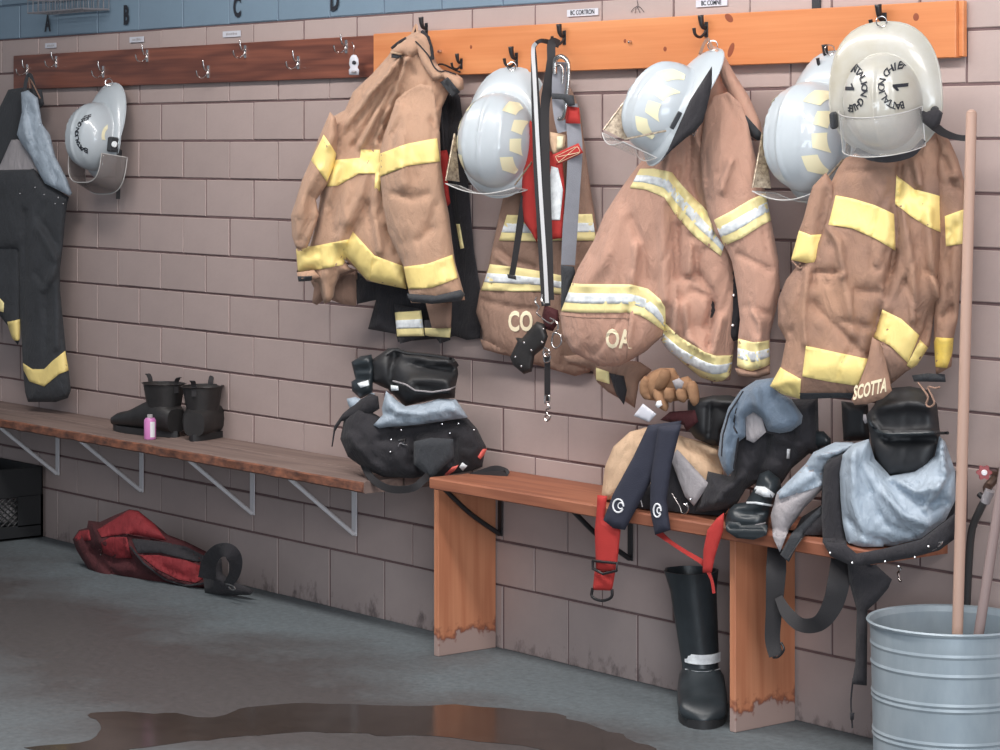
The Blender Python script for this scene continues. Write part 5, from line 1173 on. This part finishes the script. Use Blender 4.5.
# gloves hanging below the coat lettered OA
gl = thing('work_gloves', 'pair of brown leather gloves with white tag hanging below the coat lettered OA', 'gloves', vat(665, 368, 0.2))
def finger(pts, r, Y=0.235): return tube('finger', [vat(*p, Y) for p in P('B2', pts)], [r * 0.7, r, r, r * 0.95, r * 0.7, r * 0.2], M['glove'], gl, 12, 5, deg=89)
cg = Cloth(P('B2', '210,560 250,510 300,490 370,490 400,540 440,530 480,570 470,640 420,650 340,660 240,650'), 0.20, 20, 0.03, 10, wr=0.005, seed=78); cloth('palm', M['glove'], gl, cg)
for s, r in (('240,540 228,580 232,620 250,645', 0.017), ('330,500 320,540 300,575 275,595', 0.017), ('280,600 300,640 320,680 330,705', 0.015), ('350,590 348,620 350,645 355,662', 0.016), ('405,590 408,620 415,645 420,662', 0.015), ('455,560 465,600 472,650 470,680', 0.015)): finger(s, r)
pad('leather_patch', M['lining_grey'], gl, 'B2', '360,555 395,540 420,560 410,590 380,600', 0.245, 0.006, 3, wr=0)
pad('logo_patch', M['white'], gl, 'B2', '285,655 305,652 312,675 290,692 276,675', 0.255, 0.002, 2, wr=0)
pad('care_tag', M['paper'], gl, 'B2', '215,668 282,720 245,762 168,728', 0.24, 0.003, 3)
pad('glove_strap', M['maroon'], gl, 'J1', '270,210 300,185 375,180 385,215 350,245 340,225', 0.20, 0.012, 6, seed=4)

# black boot and fleece hood between the piles
bb = thing('rubber_boot', 'black rubber boot shaft standing between the sand trousers and the slate fleece hood', 'boot', vat(712, 440, 0.12))
c_ = Cloth(P('J3', '30,120 130,100 200,100 260,120 240,180 170,250 160,300 130,300 60,270 30,230'), 0.12, 15, 0.05, 12, wr=0.003, seed=79, folds=[(P('J3', '120,140 115,260'), 3, -0.012), (P('J3', '60,120 150,125 230,130'), 3, 0.010)]); cloth('shaft', M['rubber'], bb, c_)
t = thing('turnout_trousers', 'black trousers rolled down over a boot lying on the bench under the slate fleece hood', 'trousers', vat(760, 500, 0.15))
c_ = Cloth(P('J3', '190,300 260,200 360,120 545,110 548,250 560,340 510,330 440,390 400,450 330,430 260,470 215,545 100,560 60,560 100,450 110,400 200,420'), 0.16, 20, 0.07, 20, wr=0.008, seed=80, rest=True, wscale=(25, 25),
           folds=[(P('J3', '345,260 330,340 300,420'), 4, -0.014), (P('J3', '440,250 430,420'), 4, -0.012), (P('J3', '240,420 180,480 140,540'), 4, 0.012), (P('J3', '380,260 470,300'), 5, 0.010)]); cloth('body', M['black'], t, c_)
patch('white_tag', M['white'], t, c_, P('J3', '422,312 435,312 432,350 420,350'), 0.006)
fh = thing('fleece_hood', 'slate grey fleece hood draped over the black trousers on the bench', 'hood', vat(750, 400, 0.2))
c_ = Cloth(P('J3', '150,335 160,250 190,150 240,80 300,40 370,30 390,90 440,115 485,180 480,212 440,242 390,252 345,243 322,192 290,168 262,190 262,262 230,285 212,395 190,420 165,380'), 0.215, 20, 0.05, 14, wr=0.004, seed=81,
           folds=[(P('J3', '215,200 232,250 215,380'), 3, -0.012), (P('J3', '240,100 215,180 200,300'), 3, -0.008), (P('J3', '300,80 310,140 330,190'), 4, 0.010), (P('J3', '380,110 420,180'), 4, -0.006)]); o = cloth('hood', M['fleece'], fh, c_)
Q = resamp(P('J3', '262,262 262,190 290,168 322,192 345,243 390,252'), 18); tube('binding', [Vector(v) for v in c_.front(Q, 0.002)], 0.0045, M['black'], o, 6, 1)
Q = resamp(P('J3', '250,85 195,170 170,260 165,340'), 14); tube('seam', [Vector(v) for v in c_.front(Q, 0.001)], 0.0025, M['black'], o, 6, 1)
Q = resamp(P('J3', '225,150 210,220 232,262 212,390'), 14); tube('seam', [Vector(v) for v in c_.front(Q, 0.001)], 0.0025, M['black'], o, 6, 1)
c_ = Cloth(P('J3', '260,185 290,165 325,190 340,245 292,288 262,275'), 0.225, 20, 0.008, 6, wr=0.002, seed=82); cloth('inner_lining', M['lining_grey'], fh, c_)
lb = thing('rubber_boot', 'black rubber boot with white band lying on the pine bench edge', 'boot', vat(750, 535, 0.2))
c_ = Cloth(P('J3', '178,600 190,555 215,530 258,522 292,470 315,410 350,395 395,430 402,470 372,540 352,590 340,650 290,668 225,662 185,635'), 0.225, 20, 0.075, 20, wr=0.002, seed=83, bench=(0.547, 0.292),
           folds=[(P('J3', '225,560 280,570 345,560'), 3, -0.010), (P('J3', '300,470 370,505'), 3, 0.008), (P('J3', '190,630 260,640 335,640'), 4, -0.012)]); o = cloth('boot', M['boot'], lb, c_)
patch('reflective_band', M['silver'], o, c_, P('J3', '292,468 302,458 335,462 375,490 366,504 330,502 296,486'), 0.004)
patch('reflective_band', M['silver'], o, c_, P('J3', '262,520 300,520 366,532 364,540 300,530 262,528'), 0.004)
patch('scuff', M['lining_grey'], o, c_, P('J3', '295,610 340,600 338,606 300,616'), 0.003)

# ------------------------------------------------------------------ third pile: silver-lined trousers round boots
t = thing('turnout_trousers', 'black turnout trousers with big silver lining folds and hanging braces beside the can', 'trousers', vat(860, 550, 0.15))
ch_ = Cloth(P('J2', '235,560 262,600 300,540 330,480 395,440 400,300 470,260 520,300 700,330 780,300 835,330 845,420 835,500 780,540 690,560 600,565 500,570 425,565 380,560 330,580 290,615'), 0.145, 20, 0.06, 18, wr=0.006, seed=91, rest=True,
            folds=[(P('J2', '280,600 330,500 400,420'), 3, -0.012)]); o = cloth('body', M['black'], t, ch_)
chm = Cloth(P('J2', '425,607 400,560 470,565 510,598 600,582 720,552 800,492 838,460 838,545 780,588 690,612 600,628 500,642'), 0.285, 20, 0.012, 6, wr=0.003, seed=90); cloth('hem', M['black'], t, chm, label='black waistband hem with snaps')
cl1 = Cloth(P('J2', '455,335 465,275 500,240 550,225 570,290 620,345 700,330 765,280 780,215 800,235 832,330 835,420 800,490 720,550 600,580 512,598 480,570 465,500 458,420'), 0.20, 20, 0.075, 26, wr=0.006, seed=92, rest=True, wscale=(30, 30),
            folds=[(P('J2', s), w, a) for s, w, a in (('560,290 640,380 740,440 800,430', 3, -0.018), ('620,345 700,400 780,380', 4, 0.012), ('500,260 500,420 540,560', 5, 0.010), ('470,480 540,540 600,560', 3, -0.010), ('560,420 600,500 700,540', 3, -0.008), ('800,260 820,340 760,450', 2.5, -0.012),
                      ('785,250 800,350 730,450', 3, 0.012), ('600,400 660,470 740,500', 4, 0.010), ('520,320 560,400', 3, -0.008))]); cloth('lining', M['lining'], t, cl1)
cl2 = Cloth(P('J2', '230,475 250,400 300,350 345,305 370,268 440,235 495,235 520,250 450,290 410,330 402,385 340,450 290,520 262,592 240,545'), 0.215, 20, 0.05, 14, wr=0.005, seed=93, bench=(0.547, 0.292), wscale=(20, 30),
            folds=[(P('J2', '260,430 340,390 400,350'), 3, -0.010), (P('J2', '340,320 400,340'), 2.5, -0.012), (P('J2', '370,280 450,270 500,250'), 3, 0.012)]); o = cloth('lining', M['lining_grey'], t, cl2, label='grey lower lining')
patch('lining', M['lining'], o, cl2, P('J2', '250,400 300,350 345,305 370,268 440,235 520,235 520,255 450,290 410,330 402,375 330,400 260,420'), 0.004)
cbr = Cloth(P('J2', '400,350 405,310 430,285 482,268 462,340 460,420 466,500 482,592 440,612 400,560 396,480'), 0.245, 20, 0.018, 7, wr=0.003, seed=94, bench=(0.547, 0.292)); cloth('brace', M['black'], t, cbr)
cbr2 = Cloth(P('J2', '262,600 300,530 398,440 398,475 330,545 290,625'), 0.24, 20, 0.014, 6, wr=0.002, seed=95, bench=(0.547, 0.292)); cloth('hem', M['char'], t, cbr2)
tube('zip', [Vector(v) for v in cbr2.front(resamp(P('J2', '290,610 330,550 395,480'), 10), 0.004)], 0.0015, M['nickel'], t, 5, 1)
for x, y in ((425, 596), (497, 628), (604, 624), (648, 640), (700, 610), (745, 575)): button(chm, M['nickel'], t, *P('J2', '%d,%d' % (x, y))[0], 0.0036, 0.006)
tube('clasp', [vat(*p, 0.24) for p in P('J2', '415,300 425,290 432,300 420,312')], 0.0025, M['nickel'], t, 6, 3)
tube('clasp', [vat(*p, 0.25) for p in P('J2', '745,585 760,570 790,560 770,580 750,590')], 0.0025, M['nickel'], t, 6, 3)
for s in ('645,640 655,650 645,662 650,680', '648,680 655,690'): tube('clasp', [vat(*p, 0.23) for p in P('J2', s)], 0.003, M['nickel'], t, 6, 2)
pstrap('brace', [(*p, y) for p, y in zip(P('J5', '380,60 378,140 372,250 368,330 378,378'), (.22, .27, .275, .275, .275))], [18, 20, 16, 15, 14], M['webbing'], t, 0.004)
tube('ring', [vat(*p, 0.275) for p in P('J5', '392,340 400,360 385,380 370,382')], 0.003, M['black_metal'], t, 6, 3)
pstrap('brace', [(*p, y) for p, y in zip(P('J5', '385,215 410,260 450,292 500,285 535,235 552,170 560,100'), (.29, .30, .31, .31, .30, .29, .24))], [8, 13, 14, 16, 20, 22, 20], M['webbing'], t, 0.004)
ctl = Cloth(P('J5', '575,110 640,110 700,165 690,190 660,225 632,250 630,460 588,456 598,400 602,250 580,170'), 0.27, 10, 0.015, 7, wr=0.003, seed=96); cloth('brace', M['black'], t, ctl)
tube('cord', [vat(*p, 0.27) for p in P('J5', '592,440 586,500 588,545 590,578')], 0.0022, M['black'], t, 6, 3)
pad('cord_end', M['black'], t, 'J5', '583,535 596,535 594,555 584,555', 0.275, 0.004, 2, wr=0)
t = thing('rubber_boots', 'black rubber boots standing inside the silver-lined trousers at the right end of the bench', 'boots', vat(905, 440, 0.15))
c_ = Cloth(P('J4', '255,250 290,210 330,150 400,100 500,90 600,110 650,190 665,330 668,400 650,480 612,570 500,590 380,595 330,540 290,470 282,380'), 0.165, 20, 0.06, 16, wr=0.004, seed=97,
           folds=[(P('J4', '290,290 330,345 400,360 560,350 700,348'), 3, 0.020), (P('J4', '300,330 380,390 640,375'), 3, -0.018), (P('J4', '330,210 420,200 500,190 600,200'), 5, 0.010)]); o = cloth('shaft', M['rubber'], t, c_)
tube('rim', [Vector(v) for v in c_.front(resamp(P('J4', '275,280 310,335 390,357 560,352 660,345'), 24), 0.004)], 0.004, M['boot'], o, 6, 1)
tube('pull_handle', [Vector(c_.pt(*P('J4', '640,350')[0], .004)), vat(*P('J4', '690,350')[0], 0.15), vat(*P('J4', '712,350')[0], 0.15)], 0.004, M['rubber'], o, 6, 1)
tube('lace', [vat(*p, 0.235) for p in P('J4', '545,70 575,110 600,150 590,190 610,205 635,185 620,140 600,95 640,100 665,95')], 0.0025, M['tan_brown'], t, 6, 4)
c_ = Cloth(P('J4', '118,172 200,185 268,190 270,240 275,390 130,395'), 0.10, 12, 0.04, 10, wr=0.003, seed=98); cloth('shaft', M['rubber'], t, c_)
pad('label', M['lining_grey'], t, 'J4', '240,245 270,250 282,280 250,300 238,275', 0.19, 0.004, 3)
c_ = Cloth(P('J4', '-60,340 20,340 60,380 60,430 -60,440'), 0.12, 12, 0.02, 8, wr=0.003, seed=99); cloth('toe', M['boot'], t, c_)

# ------------------------------------------------------------------ red bag on the floor
t = thing('duffel_bag', 'red and maroon duffel bag slumped on the floor against the wall under the bench', 'bag', vat(160, 590, 0.2))
bag = Cloth(P('R1', '60,235 90,190 128,180 135,145 190,152 260,120 330,92 372,98 450,160 512,212 600,245 700,295 730,350 740,440 760,500 620,510 480,490 300,480 200,450 130,370 80,290'), 0.17, 15, 0.10, 34, wr=0.010, seed=101, wscale=(25, 22),
            folds=[(P('R1', '180,290 260,340 340,330'), 3, -0.018), (P('R1', '320,210 340,290 420,360 520,420 620,450 700,440'), 3, 0.016), (P('R1', '330,225 500,240'), 3, -0.016), (P('R1', '90,200 150,290 250,400 420,460'), 4, -0.014), (P('R1', '160,160 200,250'), 4, 0.012), (P('R1', '520,250 660,320 690,420'), 4, -0.014)])
cloth('body', M['maroon'], t, bag)
rf = patch('top_flap', M['red_bag'], t, bag, P('R1', '200,225 180,190 330,95 372,100 450,162 508,240 430,235 320,210'), 0.006)
patch('side_panel', M['red_bag'], t, bag, P('R1', '200,250 240,225 320,225 335,300 345,325 270,325 205,300'), 0.006)
patch('side_panel', M['red_bag'], t, bag, P('R1', '380,310 470,310 600,335 680,365 685,420 640,440 560,425 460,375'), 0.010)
patch('side_panel', M['red_bag'], t, bag, P('R1', '70,225 95,195 140,190 150,240 75,245'), 0.006)
patch('mesh_pocket', M['black'], t, bag, P('R1', '340,230 500,248 600,270 700,320 700,350 600,330 480,300 370,300'), 0.008)
tube('piping', [Vector(v) for v in bag.front(resamp(P('R1', '320,212 430,228 515,250'), 14), 0.007)], 0.0028, M['maroon'], t, 6, 1)
tube('piping', [Vector(v) for v in bag.front(resamp(P('R1', '335,270 400,350 500,425 600,455 690,440'), 18), 0.009)], 0.0035, M['black'], t, 6, 1)
strap('handle', [vat(*p, y) for p, y in zip(P('R1', '700,420 712,340 755,290 805,290 835,335 830,400 800,450'), (.22, .24, .26, .26, .24, .22, .20))], [0.06, 0.05, 0.045, 0.05, 0.04, 0.03], M['black'], t, 0.006)
ce_ = Cloth(P('R1', '690,300 720,300 770,330 775,400 840,440 925,478 905,500 760,502 690,490 680,400'), 0.16, 12, 0.05, 14, wr=0.005, seed=102); cloth('end_pocket', M['black'], t, ce_)
tube('buckle', [Vector(v) for v in bag.front(resamp(P('R1', '190,285 197,280 202,300 195,308'), 6), 0.008)], 0.0025, M['nickel'], t, 6, 1)
tube('buckle', [vat(*p, 0.24) for p in P('R1', '790,445 820,455 835,470 820,475 805,462')], 0.0025, M['nickel'], t, 6, 3)

# ------------------------------------------------------------------ milk crate
cr = thing('milk_crate', 'black plastic milk crate with white things inside under the bench', 'crate', tuple(atz(20, 538, 0)))
e0 = atz(0, 540, 0); e1 = atz(42, 535.5, 0); yc1 = -0.012; xr = at(42, 500, 0.02)[0]; zt_ = at(42, 466, 0.02)[2]
X1, X0, Y1, Y0, ZT = xr, xr - 0.40, -0.015, -0.34, zt_
bars = []
bm = bmesh.new()
for z in (0.0, ZT - 0.12): pass
for (a, b) in ((X1 - 0.01, X1), (X0, X0 + 0.01)):
    bx(bm, a, b, Y0, Y1, 0.004, 0.055); bx(bm, a, b, Y0, Y1, ZT - 0.115, ZT, 0.003); bx(bm, a, b, Y0, Y0 + 0.05, 0.05, ZT - 0.11); bx(bm, a, b, Y1 - 0.11, Y1, 0.05, ZT - 0.11)
for (a, b) in ((Y0, Y0 + 0.01), (Y1 - 0.01, Y1)):
    bx(bm, X0, X1, a, b, 0.004, 0.055); bx(bm, X0, X1, a, b, ZT - 0.115, ZT, 0.003); bx(bm, X0, X0 + 0.04, a, b, 0.05, ZT - 0.11); bx(bm, X1 - 0.04, X1, a, b, 0.05, ZT - 0.11)
bx(bm, X0, X1, Y0, Y1, 0.003, 0.010)
from_bm('shell', bm, M['plastic'], cr)
pa = []
for i in range(10):
    y = Y0 + 0.02 + i * 0.028; pa.append([(X1 - 0.005, y, 0.045), (X1 - 0.005, y + 0.14, 0.16)]); pa.append([(X1 - 0.005, y + 0.14, 0.045), (X1 - 0.005, y, 0.16)])
for i in range(11):
    x = X0 + 0.01 + i * 0.028; pa.append([(x, Y0 + 0.005, 0.045), (x + 0.12, Y0 + 0.005, 0.16)]); pa.append([(x + 0.12, Y0 + 0.005, 0.045), (x, Y0 + 0.005, 0.16)])
tubes('lattice', [[Vector((p[0], min(p[1], Y1 - 0.02), p[2])) for p in q] for q in pa], 0.0035, M['plastic'], cr, 6)
rg = thing('crumpled_rags', 'crumpled white rags lying inside the black milk crate', 'rags', ((X0 + X1) / 2, (Y0 + Y1) / 2, 0.01))
for i in range(6):
    bm = bmesh.new(); bmesh.ops.create_icosphere(bm, subdivisions=3, radius=0.052)
    c3 = Vector((X1 - 0.075 - 0.13 * (i % 3), Y0 + 0.10 + 0.11 * (i // 3), 0.065 + 0.03 * (i % 2)))
    for v in bm.verts: v.co = c3 + v.co * (1 + 0.5 * noise.noise(v.co * 22 + Vector((i * 3, 0, 0))))
    from_bm('rag', bm, M['lining_grey'], rg, deg=80)

# ------------------------------------------------------------------ galvanised can with poles
cen = Vector(CAM + DV * 6.02 + RV * ((950.5 - 500) / F * 6.02)); cen.z = 0; R_, Hc = 0.192, 0.408
t = thing('trash_can', 'galvanised steel trash can holding two wooden poles', 'bin', cen)
prof = [(R_ * 0.93, 0.0), (R_ * 0.93, 0.012)]
for z, d in ((0.05, 0), (0.056, .0024), (0.062, 0), (0.068, .0024), (0.074, 0), (0.135, 0), (0.141, .0024), (0.147, 0), (0.153, .0024), (0.159, 0), (0.225, 0), (0.231, .0024), (0.237, 0), (0.243, .0024), (0.249, 0), (0.305, 0), (0.311, .0024), (0.317, 0), (0.350, 0), (0.356, .002), (0.362, .0), (0.385, 0.001)):
    prof.append((R_ * (0.93 + 0.05 * z / Hc) + d, z))
prof += [(R_ - 0.004, Hc - 0.008), (R_ + 0.003, Hc - 0.006), (R_ + 0.006, Hc), (R_ + 0.003, Hc + 0.004), (R_ - 0.003, Hc + 0.001), (R_ - 0.008, Hc - 0.012)]
prof += [(R_ * 0.94, 0.30), (R_ * 0.94 + 0.003, 0.295), (R_ * 0.94, 0.29), (R_ * 0.92, 0.02), (0.0, 0.018)]
lathe('body', prof, M['galv'], cen, t, 64, deg=18)
def pole(label, top, bot, r, m, name='wooden_pole'):
    a, b = Vector(top), Vector(bot); t = thing(name, label, 'pole', b)
    tube('shaft', [a, a * 0.5 + b * 0.5, b], [r, r * 1.05, r], m, t, 14, 1)
    d = (a - b).normalized(); V, Fc = [], []; tube_geo(V, Fc, [a - d * 0.001, a + d * 0.004, a + d * 0.008], [r, r * 0.85, r * 0.35], 14); mk('rounded_end', V, Fc, m, t); return t
def on_depth(px, py, d): return Vector(CAM + d * rayv(px, py))
# front pole: seen from its top down to where it goes behind the near rim
dA, dB = 5.95, 5.93
A_ = on_depth(971.5, 113, dA); B_ = on_depth(957.5, 632, dB); dd = (B_ - A_); B_ = A_ + dd * ((A_.z - 0.022) / -dd.z)
pole('long pale wooden pole standing upright in the galvanised can', A_, B_, 0.0125, M['handle'])
A_ = on_depth(1010, 430, 6.05); B_ = on_depth(979, 632, 5.95); dd = (B_ - A_); B_ = A_ + dd * ((A_.z - 0.022) / -dd.z); A_ = A_ - dd * 0.5
pole('grey wooden pole leaning against the right side of the galvanised can', A_, B_, 0.0115, M['handle_grey'])

# ------------------------------------------------------------------ wall tap and hose
t = thing('wall_tap', 'wall tap with red hand wheel behind the galvanised can', 'tap', vat(990, 475, 0.05))
c0_ = vat(984, 472.5, 0.12); Rw = TOCAM.to_track_quat('Z', 'Y').to_matrix()
V, Fc = [], []; n = 48
for z in (-0.004, 0.004):
    for k in range(n): g = 2 * math.pi * k / n; rr = 0.0165 + 0.0028 * math.cos(6 * g); V.append(c0_ + Rw @ Vector((rr * math.cos(g), rr * math.sin(g), z)))
Fc = [tuple(range(n))[::-1], tuple(range(n, 2 * n))] + [(k, (k + 1) % n, (k + 1) % n + n, k + n) for k in range(n)]
o = flat_if(mk('hand_wheel', V, Fc, M['valve_red'], t), 40)
lathe('hub', [(0, .0075), (.006, .007), (.0075, .004)], M['white_metal'], c0_, o, 16, axis=Rw)
ax = c0_ - TOCAM * 0.004; bdy = vat(1000, 474, 0.055)
tube('stem', [ax, bdy], 0.006, M['brass'], t, 10, 1)
tube('pipe', [Vector((bdy.x + 0.02, -0.004, bdy.z + 0.015)), bdy + Vector((0.01, 0, 0.01)), bdy, bdy + Vector((-0.02, -0.02, -0.03)), vat(988, 492, 0.10)], 0.011, M['brass'], t, 12, 4)
lathe('wall_flange', [(0, .006), (.022, .005), (.026, 0)], M['brass'], Vector((bdy.x + 0.02, -0.003, bdy.z + 0.015)), t, 20, axis=Matrix.Rotation(math.pi / 2, 3, 'X'))
tube('coupling', [vat(990, 490, 0.10), vat(985, 502, 0.10)], 0.012, M['lining_grey'], t, 12, 1)
tube('spout_cap', [vat(979, 494, 0.10), vat(984, 499, 0.10)], 0.007, M['black_metal'], t, 10, 1)
hs = tube('garden_hose', [vat(985, 500, 0.10), vat(979, 512, 0.10), vat(972, 530, 0.09), vat(969, 560, 0.08), vat(967, 600, 0.07), vat(964, 660, 0.06), Vector((at(964, 700, 0.04)[0], -0.03, 0.01))], 0.0095, M['hose'], None, 10, 6)
tag(hs, 'dark hose hanging from the wall tap down behind the galvanised can', 'hose')
